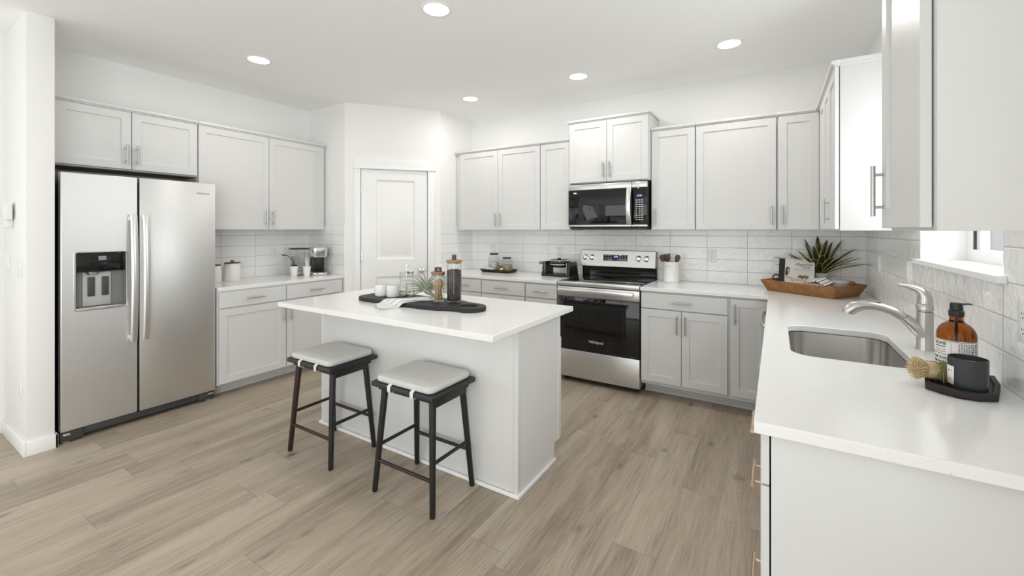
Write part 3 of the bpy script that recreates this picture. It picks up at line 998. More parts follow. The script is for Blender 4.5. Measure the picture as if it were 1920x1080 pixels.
# ------------------------------------------------------------------ island
isl = thing('kitchen_island', 'white kitchen island base standing behind the two black stools', 'island', (-2.785, 1.886, 0))
IW, ID = 1.640, 0.495
m = MB()
m.box(0.006, IW - 0.006, 0.006, ID, 0.105, 0.884, 0.001)
m.box(0.006, IW - 0.006, 0.006, ID - 0.080, 0, 0.105)
obj('carcass', m, 'isl', isl)
sp = [(0.020, 0.0), (ID - 0.075, 0.0), (ID - 0.075, 0.105), (ID, 0.105), (ID, 0.884), (0.020, 0.884)]
for xx in (IW - 0.006, -0.006):
    e = MB().prism(sp, xx, xx + 0.012, mx=Matrix(((0, 0, 1, 0), (1, 0, 0, 0), (0, 1, 0, 0), (0, 0, 0, 1))))
    obj('end_panel', e, 'isl', isl, bevel=0.001)
obj('back_panel', MB().box(0.020, IW - 0.022, -0.006, 0.006, 0.0, 0.884, 0.001), 'isl', isl)
for xx in (-0.008, IW - 0.020):
    obj('corner_post', MB().box(xx, xx + 0.028, -0.010, 0.020, 0.0, 0.884, 0.002), 'isl', isl)
obj('edge_strip', MB().box(IW - 0.002, IW + 0.010, ID - 0.022, ID + 0.002, 0.105, 0.884, 0.002), 'isl', isl)
s = MB()
s.box(-0.022, IW + 0.022, -0.024, -0.009, 0, 0.020, 0.005)
s.box(IW + 0.006, IW + 0.021, -0.020, ID - 0.070, 0, 0.020, 0.005)
s.box(-0.021, -0.006, -0.020, ID - 0.070, 0, 0.020, 0.005)
obj('base_molding', s, 'trim', isl)
for k in range(3):
    # doors face the range, away from the camera
    d_ = obj('door', shaker(0.53, 0.61), 'cab', isl, (0.02 + 0.545 * (k + 1) - 0.008, ID + 0.0015, 0.117), (0, 0, PI))
    pull(d_, 0.03, 0.5)
tag(obj('countertop', MB().prism([(-2.803, 1.566), (-1.080, 1.566), (-1.076, 2.445), (-2.803, 2.445)], CT - 0.030, CT + 0.001), 'quartz', bevel=0.003),
    'rectangular white quartz top of the kitchen island', 'countertop')

# ------------------------------------------------------------------ refrigerator
fr = thing('refrigerator', 'large stainless side by side refrigerator with a water dispenser', 'refrigerator', (-3.926, 0.790, 0), ROTL)
fr.scale = (0.9874, 1.0, 0.997)
FX = Matrix(((1, 0, 0, 0), (0, 0, 1, 0), (0, 1, 0, 0), (0, 0, 0, 1)))   # slab (x, y, z) -> (x, z, y)
obj('case', MB().box(0.012, 0.894, 0.078, 0.540, 0.030, 1.762, 0.004), 'blackplastic', fr)
ft = obj('top_hinge_cover', MB().box(0.012, 0.12, 0.02, 0.12, 1.763, 1.782, 0.006), 'darkgrey', fr)
ld = MB()
dxa, dxb, dza, dzb = 0.072, 0.336, 0.858, 1.246
hole = rrect(dxb - dxa, dzb - dza, 0.014, 4, (dxa + dxb) / 2, (dza + dzb) / 2)
ld.slab([(0.003, 0.077), (0.396, 0.077), (0.396, 1.774), (0.003, 1.774)], [hole], 0.0, 0.055, mx=FX)
dl = obj('door', ld, 'steel', fr, bevel=0.006)
dl['label'] = 'left freezer door with the dispenser'
obj('door_liner', MB().box(0.006, 0.393, 0.056, 0.077, 0.080, 1.770), 'blackplastic', dl)
dr = obj('door', MB().box(0.407, 0.903, 0.0, 0.055, 0.077, 1.774, 0.006), 'steel', fr)
obj('door_liner', MB().box(0.410, 0.900, 0.056, 0.077, 0.080, 1.770), 'blackplastic', dr)
for dd, hx in ((dl, 0.366), (dr, 0.436)):
    hm = MB()
    pts = []
    for k in range(25):
        u = k / 24
        z = 0.600 + 0.905 * u
        bow = 0.030 + 0.028 * math.sin(PI * u) ** 0.8
        pts.append((hx, -bow, z))
    hm.tube(pts, 0.0205, 12, flat=0.35, up=(0, 1, 0))
    hm.box(hx - 0.014, hx + 0.014, -0.034, 0.002, 0.612, 0.640, 0.003)
    hm.box(hx - 0.014, hx + 0.014, -0.034, 0.002, 1.465, 1.493, 0.003)
    obj('handle', hm, 'satin', dd)
ds = obj('dispenser', MB().slab(rrect(dxb - dxa + 0.014, dzb - dza + 0.014, 0.020, 4, (dxa + dxb) / 2, (dza + dzb) / 2),
                                [rrect(dxb - dxa - 0.004, dzb - dza - 0.004, 0.012, 4, (dxa + dxb) / 2, (dza + dzb) / 2)], -0.004, 0.010, mx=FX), 'chrome', fr, bevel=0.001)
dc = MB()
dc.box(dxa, dxb, 0.048, 0.054, dza, dzb)
dc.box(dxa, dxa + 0.006, 0.004, 0.050, dza, dzb)
dc.box(dxb - 0.006, dxb, 0.004, 0.050, dza, dzb)
dc.box(dxa, dxb, 0.004, 0.050, dzb - 0.006, dzb)
obj('cavity', dc, 'midgrey', ds)
obj('control_panel', MB().box(dxa + 0.003, dxb - 0.003, 0.012, 0.047, dzb - 0.135, dzb - 0.006, 0.004), 'blackglass', ds)
obj('nozzle', MB().lathe([(0, 0), (0.032, 0.0), (0.045, 0.018), (0.0, 0.019)], 20, (dxa + 0.09, 0.030, dzb - 0.153)), 'chrome', ds)
obj('splash_panel', MB().box(dxa + 0.045, dxb - 0.075, 0.040, 0.047, dza + 0.02, dzb - 0.14, 0.002), 'panelgrey', ds)
for px in (dxa + 0.068, dxa + 0.140):
    obj('paddle', MB().box(px, px + 0.036, 0.028, 0.040, dza + 0.085, dza + 0.215, 0.004), 'darkgrey', ds)
dt_ = MB()
dt_.box(dxa + 0.003, dxb - 0.003, -0.002, 0.047, dza, dza + 0.014, 0.002)
obj('drip_tray', dt_, 'steel_h', ds)
gr = MB()
gr.box(0.004, 0.120, 0.012, 0.06, 0.012, 0.072, 0.006)
gr.box(0.120, 0.790, 0.022, 0.06, 0.026, 0.070, 0.003)
gr.box(0.790, 0.900, 0.012, 0.06, 0.012, 0.072, 0.006)
obj('base_grille', gr, 'darkgrey', fr)
for fx_ in (0.035, 0.868):
    obj('leveling_foot', MB().lathe([(0, 0), (0.022, 0.0), (0.022, 0.012), (0, 0.013)], 16, (fx_, 0.038, 0)), 'midgrey', fr)
    obj('hinge', MB().box(fx_ - 0.018, fx_ + 0.018, -0.002, 0.02, 0.050, 0.066, 0.004), 'chrome', fr)
text_part('brand_lettering', 'Whirlpool', 0.021, 'greyink', dr, (0.812, -0.0005, 1.688))

# ------------------------------------------------------------------ microwave
mw = thing('microwave', 'black and stainless microwave mounted over the range', 'microwave', (-1.733, 3.820, 1.408))
W_ = 0.764
obj('case', MB().box(0.006, W_ - 0.003, 0.032, 0.395, 0.002, 0.430, 0.003), 'blackplastic', mw)
mb = MB()
mb.box(0.020, W_ - 0.020, 0.030, 0.38, -0.014, 0.002)
obj('vent_base', mb, 'blackplastic', mw)
dq = obj('door', MB().box(0, 0.622, 0.0, 0.030, 0.032, 0.366, 0.003), 'blackglass', mw)
obj('top_trim', MB().box(0, 0.622, -0.002, 0.030, 0.366, 0.421, 0.003), 'steel_h', dq)
obj('bottom_trim', MB().box(0, 0.622, -0.002, 0.030, 0.014, 0.032, 0.002), 'steel_h', dq)
hm = MB()
hm.tube([(0.602, -0.012 - 0.035 * math.sin(PI * k / 16) ** 0.9, 0.034 + 0.33 * k / 16) for k in range(17)], 0.021, 12, flat=0.35, up=(0, 1, 0))
obj('handle', hm, 'satin', dq)
text_part('brand_lettering', 'Whirlpool', 0.022, 'silverprint', dq, (0.330, -0.0025, 0.394))
cp = obj('control_panel', MB().box(0.625, W_ - 0.002, 0.0, 0.030, 0.032, 0.366, 0.003), 'blackglass', mw)
obj('panel_trim', MB().box(0.625, W_ - 0.002, -0.002, 0.030, 0.366, 0.421, 0.003), 'steel_h', cp)
obj('panel_trim', MB().box(0.625, W_ - 0.002, -0.002, 0.030, 0.014, 0.032, 0.002), 'steel_h', cp)
text_part('clock_display', '12:04', 0.022, 'bluedigit', cp, (0.690, -0.0006, 0.292))
kp = MB()
rows = ['POPCORN', 'DEFROST', 'REHEAT', 'COOK']
for r_ in range(10):
    for c_ in range(3):
        kx, kz = 0.668 + 0.024 * c_, 0.252 - 0.0195 * r_
        wd = 0.0085 if r_ < 4 or r_ > 6 else 0.0035
        kp.box(kx - wd, kx + wd, -0.0012, 0.0005, kz - 0.0032, kz + 0.0032)
kpo = obj('keypad', kp, 'silverprint', cp)
kpo['kind'] = 'stuff'

# ------------------------------------------------------------------ range
rg = thing('range', 'freestanding stainless electric range with black glass cooktop', 'range', (-1.734, 3.579, 0))
RW = 0.760
obj('case', MB().box(0.002, RW - 0.002, 0.045, 0.60, 0.045, 0.890), 'blackplastic', rg)
for fx_ in (0.05, 0.71):
    for fy_ in (0.09, 0.55):
        obj('leveling_foot', MB().lathe([(0, 0), (0.018, 0), (0.018, 0.046), (0, 0.046)], 12, (fx_, fy_, 0)), 'blackplastic', rg)
ck = obj('cooktop', MB().box(0.006, RW - 0.006, 0.030, 0.600, 0.898, 0.920, 0.003), 'blackglass', rg)
obj('front_rail', MB().box(0.0, RW, -0.006, 0.045, 0.880, 0.921, 0.005), 'steel_h', rg)
bn = MB()
for bx, by, br in ((0.20, 0.19, 0.115), (0.56, 0.19, 0.085), (0.20, 0.44, 0.085), (0.56, 0.44, 0.105)):
    bn.slab([(bx + br * math.cos(2 * PI * k / 40), by + br * math.sin(2 * PI * k / 40)) for k in range(40)],
            [[(bx + (br - 0.002) * math.cos(2 * PI * k / 40), by + (br - 0.002) * math.sin(2 * PI * k / 40)) for k in range(40)]], 0.920, 0.9204)
bno = obj('burner_marking', bn, 'darkgrey', ck)
bno['kind'] = 'stuff'
od = obj('oven_door', MB().box(0.0, RW, 0.0, 0.042, 0.315, 0.784, 0.004), 'blackglass', rg)
obj('door_rail', MB().box(0.0, RW, -0.003, 0.042, 0.784, 0.874, 0.003), 'steel_h', od)
obj('door_rim', MB().box(0.0, RW, -0.001, 0.042, 0.303, 0.314, 0.002), 'blackplastic', od)
wi = MB().slab([(0.14, 0.40), (0.62, 0.40), (0.62, 0.72), (0.14, 0.72)], [[(0.146, 0.406), (0.614, 0.406), (0.614, 0.714), (0.146, 0.714)]], -0.0008, 0.001, mx=FX)
obj('window_outline', wi, 'blackplastic', od)
hm = MB()
hm.box(0.020, RW - 0.044, -0.052, -0.030, 0.822, 0.862, 0.006)
for hx in (0.045, RW - 0.085):
    hm.box(hx, hx + 0.03, -0.034, 0.0, 0.830, 0.854, 0.003)
obj('handle', hm, 'satin', od)
text_part('brand_lettering', 'Whirlpool', 0.034, 'silverprint', od, (0.375, -0.0006, 0.392), spacing=0.95)
obj('drawer', MB().box(0.0, RW, 0.0, 0.042, 0.048, 0.298, 0.006), 'steel', rg)
bgm = MB()
bgm.loft([[(0.0, 0.545, 1.022), (0.0, 0.600, 1.022), (0.0, 0.625, 1.185), (0.0, 0.575, 1.185)],
          [(RW, 0.545, 1.022), (RW, 0.600, 1.022), (RW, 0.625, 1.185), (RW, 0.575, 1.185)]])
bg = obj('backguard', bgm, 'steel_h', rg, bevel=0.004)
obj('backsplash', MB().box(0.008, RW - 0.008, 0.585, 0.605, 0.915, 1.025), 'blackglass', rg)
obj('backguard_side', MB().box(RW - 0.008, RW - 0.0, 0.600, 0.630, 0.915, 1.180, 0.002), 'darkgrey', rg)
tilt = math.atan2(0.030, 0.163)
gmx = Matrix.Translation((0, 0.545, 1.022)) @ Matrix.Rotation(-tilt, 4, 'X')


def gpt(x, h):
    return gmx @ Vector((x, 0, h))


obj('display_panel', MB().box(0.243, 0.489, -0.003, 0.004, 0.060, 0.122, 0.001, mx=gmx.copy()), 'blackglass', bg)
text_part('clock_display', '8:58', 0.022, 'bluedigit', bg, tuple(gpt(0.372, 0.104) + Vector((0, -0.0036, 0))), (PI / 2 - tilt, 0, 0))
bt = MB()
for kx in (0.268, 0.295, 0.323, 0.412, 0.438, 0.466):
    for kz in (0.112, 0.092, 0.072):
        bt.box(kx - 0.006, kx + 0.006, -0.0036, -0.002, kz - 0.002, kz + 0.002, mx=gmx.copy())
bto = obj('touch_keys', bt, 'silverprint', bg)
bto['kind'] = 'stuff'
for kx in (0.048, 0.122, 0.600, 0.677):
    kk = MB().lathe([(0, 0), (0.030, 0), (0.030, 0.004), (0.025, 0.006), (0.023, 0.026), (0.018, 0.030), (0, 0.030)], 24,
                    mx=gmx @ Matrix.Translation((kx, 0, 0.090)) @ Matrix.Rotation(PI / 2, 4, 'X'))
    ko = obj('knob', kk, 'chrome', bg)
    obj('knob_grip', MB().box(kx - 0.0045, kx + 0.0045, -0.036, -0.026, 0.070, 0.110, 0.002, mx=gmx.copy()), 'chrome', ko)

# ------------------------------------------------------------------ sink and faucet
sk = MB()
zt, zb = CT - 0.031, CT - 0.230
loops = [[(x, y, zt) for x, y in rrect(SW + 0.05, SD + 0.05, SR + 0.02, 6, SX, SY)],
         [(x, y, zt) for x, y in rrect(SW - 0.004, SD - 0.004, SR, 6, SX, SY)],
         [(x, y, zb + 0.03) for x, y in rrect(SW - 0.016, SD - 0.016, SR, 6, SX, SY)],
         [(x, y, zb + 0.008) for x, y in rrect(SW - 0.030, SD - 0.030, SR - 0.01, 6, SX, SY)],
         [(x, y, zb) for x, y in rrect(SW - 0.07, SD - 0.07, SR - 0.03, 6, SX, SY)]]
sk.loft(loops, cap0=False)
snk = tag(obj('sink', sk, 'sink'), 'undermount stainless steel sink set in the white counter', 'sink')
obj('drain', MB().lathe([(0, 0.001), (0.030, 0.001), (0.042, 0.004), (0.045, 0.001)], 24, (SX + 0.03, SY, zb)), 'chrome', snk)

fc = thing('faucet', 'brushed nickel single lever pull out faucet behind the sink', 'faucet', (0.506, 2.295, CT))
obj('body', MB().lathe([(0, 0), (0.029, 0), (0.029, 0.004), (0.0262, 0.010), (0.0255, 0.060), (0.0260, 0.150), (0, 0.151)], 28), 'faucet', fc)
obj('collar', MB().lathe([(0, 0.152), (0.0240, 0.152), (0.0240, 0.156), (0.0260, 0.158), (0.0260, 0.178), (0.0240, 0.181), (0, 0.182)], 28), 'faucet', fc)
neck = MB()
neck.tube([(0.004, 0, 0.050), (-0.018, 0, 0.078), (-0.038, 0, 0.098), (-0.062, 0, 0.120)], [0.026, 0.0265, 0.022, 0.0180], 16)
obj('spout_neck', neck, 'faucet', fc)
sp_ = MB()
sp_.tube([(-0.0625, 0, 0.1205), (-0.095, 0, 0.142), (-0.130, 0, 0.155), (-0.165, 0, 0.160), (-0.195, 0, 0.158), (-0.222, 0, 0.148), (-0.240, 0, 0.132), (-0.243, 0, 0.120)],
         [0.0178, 0.0172, 0.0170, 0.0175, 0.0205, 0.0235, 0.0240, 0.0215], 18)
sw = obj('spray_head', sp_, 'faucet', fc)
obj('spray_button', MB().box(-0.182, -0.135, -0.007, 0.007, 0.1735, 0.1785, 0.002, mx=Matrix.Identity(4)), 'midgrey', sw)
lv = MB()
lv.tube([(0.0, 0, 0.182), (0.001, 0, 0.200), (-0.002, 0, 0.216), (-0.012, 0, 0.230), (-0.028, 0, 0.240), (-0.052, 0, 0.2475), (-0.082, 0, 0.253)],
        [0.0243, 0.0238, 0.0215, 0.0165, 0.0118, 0.0088, 0.0055], 18)
obj('lever', lv, 'faucet', fc)

# ------------------------------------------------------------------ bar stools


def make_stool(label, loc, brown):
    t = thing('bar_stool', label, 'stool', loc, 0, 'backless bar stools at the island')
    top = MB().loft([[(x, y, 0.562) for x, y in rrect(0.426, 0.330, 0.006, 2)], [(x, y, 0.566) for x, y in rrect(0.438, 0.342, 0.006, 2)],
                     [(x, y, 0.584) for x, y in rrect(0.438, 0.342, 0.006, 2)], [(x, y, 0.588) for x, y in rrect(0.432, 0.336, 0.006, 2)]])
    so = obj('seat', top, 'blackwood', t)
    ap = MB()
    ap.box(-0.195, 0.195, -0.140, -0.122, 0.540, 0.562, 0.002)
    ap.box(-0.195, 0.195, 0.122, 0.140, 0.540, 0.562, 0.002)
    ap.box(-0.195, -0.177, -0.122, 0.122, 0.515, 0.562, 0.002)
    ap.box(0.177, 0.195, -0.122, 0.122, 0.515, 0.562, 0.002)
    obj('apron', ap, 'blackwood', t)
    f, q = {}, {}
    for sx in (-1, 1):
        for sy in (-1, 1):
            a = Vector((sx * 0.168, sy * 0.115, 0.562))
            b = Vector((sx * 0.205, sy * 0.156, 0.0))
            f[sx, sy] = (a, b)
            lg = MB().tube([b, b + (a - b) * 0.02, a], [0.0125, 0.0145, 0.0185], 14)
            mt = 'brownwood' if (sx, sy) in brown else 'blackwood'
            lo = obj('leg', lg, mt, t)
            if mt == 'brownwood':
                lo['label'] = 'dark brown leg'

    def at(k, z):
        a, b = f[k]
        return b + (a - b) * (z / 0.562)
    for ka, kb_, z in (((-1, -1), (1, -1), 0.165), ((-1, 1), (1, 1), 0.200), ((-1, -1), (-1, 1), 0.245), ((1, -1), (1, 1), 0.245)):
        obj('stretcher', MB().tube([at(ka, z), at(kb_, z)], 0.0095, 12), 'brownwood' if z == 0.165 else 'blackwood', t)
    w, d = 0.395, 0.322
    cu = MB().loft([[(x, y, 0.590) for x, y in rrect(w - 0.012, d - 0.012, 0.030, 6)],
                    [(x, y, 0.596) for x, y in rrect(w, d, 0.034, 6)],
                    [(x, y, 0.612) for x, y in rrect(w + 0.004, d + 0.004, 0.036, 6)],
                    [(x, y, 0.622) for x, y in rrect(w - 0.006, d - 0.006, 0.034, 6)],
                    [(x, y, 0.627) for x, y in rrect(w - 0.030, d - 0.030, 0.030, 6)],
                    [(x, y, 0.631) for x, y in rrect(w - 0.110, d - 0.110, 0.020, 6)]])
    c = obj('cushion', cu, 'cushion', t)
    for sx in (-0.078, 0.082):
        st = MB()
        wd = 0.011
        pr = [(-0.150, 0.600), (-0.166, 0.593), (-0.175, 0.586), (-0.176, 0.562), (-0.172, 0.555), (-0.145, 0.556)]
        st.loft([[(sx - wd, y, z), (sx + wd, y, z), (sx + wd, y + 0.002, z - 0.0025), (sx - wd, y + 0.002, z - 0.0025)] for y, z in pr])
        obj('tie_strap', st, 'strap', c)
    return t


make_stool('left bar stool with one dark brown front leg and grey cushion', (-2.402, 1.690, 0), {(-1, -1)})
make_stool('right bar stool with all black legs and grey cushion', (-1.614, 1.689, 0), set())

# ------------------------------------------------------------------ recessed ceiling lights
LAMP_W = 4.9
lamps = [(-3.491, 1.800, 'recessed ceiling light above the floor in front of the refrigerator'),
         (-1.767, 1.956, 'recessed ceiling light above the island, at the top edge of the photo'),
         (-0.288, 3.431, 'recessed ceiling light nearest the right hand wall cabinets'),
         (-1.478, 3.462, 'recessed ceiling light in front of the raised microwave cabinet'),
         (-2.672, 3.471, 'recessed ceiling light closest to the pantry door corner')]
lamp0 = None
for lx, ly, lab in lamps:
    if lamp0 is None:
        lamp0 = thing('recessed_light', lab, 'ceiling light', (lx, ly, CEIL), 0, 'recessed ceiling lights')
        obj('trim_ring', MB().lathe([(0.072, -0.001), (0.078, -0.006), (0.092, -0.004), (0.096, 0.0), (0.072, 0.0)], 40), 'trim', lamp0)
        obj('lens', MB().lathe([(0, -0.004), (0.050, -0.0035), (0.071, -0.002), (0.071, -0.0005), (0, -0.0005)], 40), 'lampglow', lamp0)
        r = lamp0
    else:
        r = copy_tree(lamp0)
        r.location = (lx, ly, CEIL)
        r['label'] = lab
    area_light('lamp_light', (lx, ly, CEIL - 0.012), (0, 0, 0), 0.14, 0.14, LAMP_W, (1.0, 0.97, 0.925), 'DISK')

# ------------------------------------------------------------------ outlets, switches, wall controls


def plate(kind, label, loc, rot, group, w=0.072, h=0.116):
    """Local: x across, z up, face toward -y."""
    nm = {'o': 'wall_outlet', 's': 'light_switch'}[kind]
    t = thing(nm, label, 'outlet' if kind == 'o' else 'switch', loc, rot, group)
    obj('cover_plate', MB().box(-w / 2, w / 2, -0.006, 0, -h / 2, h / 2, 0.002), 'whiteplastic', t)
    if kind == 'o':
        for sz in (-0.026, 0.018):
            rc = obj('receptacle', MB().loft([[(x, -0.006, z + sz + 0.004) for x, z in rrect(0.034, 0.030, 0.010, 4)], [(x, -0.0075, z + sz + 0.004) for x, z in rrect(0.033, 0.029, 0.010, 4)]]), 'whiteplastic', t)
            sl = MB()
            sl.box(-0.008, -0.0055, -0.0079, -0.006, sz + 0.005, sz + 0.013)
            sl.box(0.0055, 0.008, -0.0079, -0.006, sz + 0.005, sz + 0.013)
            sl.box(-0.0025, 0.0025, -0.0079, -0.006, sz - 0.006, sz - 0.001)
            obj('slot', sl, 'darkgrey', rc)
    else:
        n = max(1, round(w / 0.072))
        for k in range(n):
            x = (k - (n - 1) / 2) * 0.046
            obj('rocker', MB().box(x - 0.016, x + 0.016, -0.0095, -0.004, -0.033, 0.033, 0.002), 'whiteplastic', t)
    return t


GO, GS = 'white wall outlets', 'white rocker light switches'
yb = B - tl
plate('o', 'white wall outlet above the countertop oven, left of the range', (-2.016, yb, 1.160), 0, GO)
plate('o', 'white wall outlet between the utensil crock and the wicker basket', (-0.492, yb, 1.157), 0, GO)
plate('o', 'white wall outlet behind the jars with black lids', (-2.905, yb, 1.160), 0, GO)
plate('o', 'white wall outlet behind the coffee maker and cups', (L + tl, 2.610, 1.165), ROTL, GO)
plate('s', 'white wall switch on the tile left of the coffee corner outlet', (L + tl, 2.470, 1.165), ROTL, GS)
plate('s', 'white light switch on the tile nearest the back corner', (R - tl, 3.715, 1.168), ROTR, GS)
plate('s', 'white light switch on the tile beside the sink window', (R - tl, 2.970, 1.170), ROTR, GS)
plate('o', 'white wall outlet on the tile at the right edge of the photo', (R - tl, 1.742, 1.130), ROTR, GO)
plate('s', 'left white double light switch on the wall stub by the refrigerator', (-4.400, 0.645, 1.170), 0, GS, w=0.118)
plate('s', 'right white light switch on the wall stub by the refrigerator', (-4.055, 0.645, 1.150), 0, GS, w=0.090)
plate('o', 'low white wall outlet on the wall stub near the floor', (-4.030, 0.645, 0.385), 0, GO)
th = thing('thermostat', 'white wall control box at the left edge of the photo', 'thermostat', (-4.305, 0.645, 1.445))
obj('mount', MB().box(-0.17, 0.055, -0.022, 0, -0.02, 0.115, 0.006), 'whiteplastic', th)
obj('cover', MB().box(0.030, 0.118, -0.050, -0.012, 0.012, 0.122, 0.006), 'whiteplastic', th)
obj('screen', MB().box(-0.16, 0.005, -0.0235, -0.020, 0.020, 0.100, 0.002), 'midgrey', th)
obj('lower_cap', MB().box(0.002, 0.062, -0.040, 0, -0.040, 0.020, 0.008), 'whiteplastic', th)

# ------------------------------------------------------------------ island tray and what stands on it
TZ = CT + 0.001
tray_top = 0.026
out = []
ctl = [(-2.440, 1.960), (-2.420, 1.905), (-2.360, 1.876), (-2.25, 1.868), (-2.10, 1.866), (-1.95, 1.864), (-1.80, 1.866), (-1.70, 1.880), (-1.64, 1.903), (-1.575, 1.912),
       (-1.52, 1.912), (-1.470, 1.940), (-1.446, 1.990), (-1.458, 2.045), (-1.500, 2.085), (-1.56, 2.100), (-1.62, 2.105), (-1.68, 2.128), (-1.76, 2.145), (-1.90, 2.150),
       (-2.10, 2.150), (-2.25, 2.150), (-2.36, 2.140), (-2.42, 2.095), (-2.445, 2.030)]
n_ = len(ctl)
for i in range(n_):
    p0, p1, p2, p3 = (Vector(ctl[(i + k) % n_]) for k in (-1, 0, 1, 2))
    for s_ in (0.0, 0.34, 0.67):
        out.append(tuple(0.5 * (2 * p1 + (p2 - p0) * s_ + (2 * p0 - 5 * p1 + 4 * p2 - p3) * s_ * s_ + (3 * p1 - p0 - 3 * p2 + p3) * s_ ** 3)))
hole = [(-1.553 + 0.058 * math.cos(a), 2.006 + 0.050 * math.sin(a)) for a in [2 * PI * k / 28 for k in range(28)]]
tb = MB().slab(out, [hole], TZ, TZ + tray_top)
ity = obj('serving_board', tb, 'trayblack', bevel=0.004)
tag(ity, 'long black wooden serving board with a finger hole on the island', 'serving board')
TT = TZ + tray_top + 0.0008


def candle_cup(label, x, y):
    t = thing('candle_jar', label, 'candle', (x, y, TT), -0.5, 'white candle jars on the board')
    obj('jar', MB().lathe([(0, 0), (0.036, 0), (0.041, 0.005), (0.042, 0.012), (0.042, 0.080), (0.0395, 0.080), (0.0385, 0.014), (0, 0.012)], 32), 'ceramic', t)
    obj('wax', MB().lathe([(0, 0.013), (0.0375, 0.015), (0.0385, 0.066), (0, 0.067)], 32), 'wax', t)
    obj('lid', MB().lathe([(0, 0.0805), (0.041, 0.0805), (0.0425, 0.083), (0.042, 0.090), (0.038, 0.096), (0, 0.098)], 32), 'glass', t)
    e = MB()
    e.box(-0.006, 0.006, -0.0428, -0.0415, 0.038, 0.046, 0.001)
    obj('emblem', e, 'midgrey', t)


candle_cup('left of the two white candle jars on the island board', -2.290, 1.985)
candle_cup('right of the two white candle jars, beside the glass press', -2.187, 1.995)

# french press
fp = thing('coffee_press', 'clear glass coffee press with a steel lid behind the air plant', 'coffee press', (-2.165, 2.098, TT))
obj('beaker', MB().lathe([(0, 0.004), (0.044, 0.004), (0.0475, 0.010), (0.0475, 0.150), (0.0500, 0.156), (0.0485, 0.157), (0.0455, 0.150), (0.0455, 0.012), (0, 0.008)], 32), 'glass', fp)
lid = obj('lid', MB().lathe([(0, 0.150), (0.044, 0.150), (0.045, 0.158), (0.052, 0.160), (0.053, 0.165), (0.040, 0.170), (0.010, 0.173), (0, 0.173)], 32), 'chrome', fp)
obj('plunger', MB().tube([(0, 0, 0.03), (0, 0, 0.198)], 0.0025, 8), 'chrome', lid)
obj('plunger_knob', MB().lathe([(0, 0.196), (0.006, 0.196), (0.013, 0.203), (0.012, 0.209), (0, 0.212)], 16), 'chrome', lid)
obj('filter', MB().lathe([(0, 0.026), (0.043, 0.026), (0.043, 0.034), (0, 0.034)], 28), 'chrome', fp)
fb = MB()
for k in range(4):
    a = PI / 4 + k * PI / 2
    x, y = 0.0485 * math.cos(a), 0.0485 * math.sin(a)
    fb.box(x - 0.004, x + 0.004, y - 0.0015, y + 0.0015, 0.0, 0.030)
fb.lathe([(0.0478, 0.024), (0.0500, 0.024), (0.0500, 0.032), (0.0478, 0.032)], 32)
obj('frame', fb, 'chrome', fp)


def canister(name, label, cat, x, y, r, h, lid_kind, fill, fill_mat, fill_label, fill_name, fill_cat):
    t = thing(name, label, cat, (x, y, TT), 0.35)
    obj('glass_body', MB().lathe([(0, 0), (r - 0.003, 0), (r, 0.004), (r, h), (r - 0.0025, h), (r - 0.0025, 0.008), (0, 0.007)], 36), 'glass', t)
    l = obj('lid', MB().lathe([(0, h - 0.008), (r - 0.004, h - 0.008), (r - 0.004, h + 0.001), (r + 0.002, h + 0.002), (r + 0.003, h + 0.012), (r, h + 0.014), (0, h + 0.014)], 36), 'acacia', t)
    z0 = h + 0.013
    if lid_kind == 'block':
        obj('lid_knob', MB().box(-0.012, 0.012, -0.010, 0.010, z0, z0 + 0.034, 0.002), 'walnut', l)
    else:
        k = MB().slab([(-0.021, z0), (0.021, z0), (0.021, z0 + 0.024), (0.016, z0 + 0.030), (-0.016, z0 + 0.030), (-0.021, z0 + 0.024)],
                      [[(-0.006, z0 + 0.006), (0.006, z0 + 0.006), (0.006, z0 + 0.020), (-0.006, z0 + 0.020)]], -0.010, 0.010,
                      mx=Matrix(((1, 0, 0, 0), (0, 0, 1, 0), (0, 1, 0, 0), (0, 0, 0, 1))))
        obj('lid_knob', k, 'walnut', l, bevel=0.0015)
    return t


canister('bean_canister', 'tall clear glass canister of dark coffee beans with a wood lid', 'canister', -1.713, 2.060, 0.0465, 0.248, 'block', None, None, '', '', '')
b_ = MB().lathe([(0, 0.009), (0.040, 0.009), (0.0432, 0.014), (0.0432, 0.196), (0.030, 0.203), (0, 0.198)], 40)
bo = obj('coffee_beans', b_, 'beans', None, (-1.713, 2.060, TT))
tag(bo, 'dark coffee beans filling the tall canister', 'coffee beans', kind='stuff')
canister('snack_canister', 'shorter clear glass canister of dried slices with a looped wood lid', 'canister', -1.808, 2.018, 0.0415, 0.172, 'loop', None, None, '', '', '')
rs = random.Random(3)
slice0 = None
for k in range(9):
    if slice0 is None:
        sm = MB()
        sm.tube([(0.012, 0, -0.070), (0.010, 0, -0.040), (0.001, 0, -0.008), (0.004, 0, 0.018), (0.012, 0, 0.042), (0.006, 0, 0.058)], [0.007, 0.010, 0.012, 0.016, 0.020, 0.009], 10, flat=0.4, up=(0, 1, 0))
        slice0 = obj('dried_slice', sm, 'biscotti')
        sl = slice0
    else:
        sl = slice0.copy()
        COL.objects.link(sl)
    a = k * 2.4 + 0.4
    rr = 0.0 if k == 0 else (0.007 if k % 2 else 0.010)
    sl.location = (-1.808 + rr * math.cos(a), 2.018 + rr * math.sin(a), TT + 0.0085 + 0.070 * (1.0 - 0.06 * (k % 3)))
    sl.rotation_euler = (0.0, rs.uniform(-0.06, 0.06), a)
    sl.scale = (0.82, 1.0, 1.0 - 0.06 * (k % 3))
    tag(sl, 'brown and cream dried slices standing in the looped lid canister', 'dried food', 'dried slices in the canister')

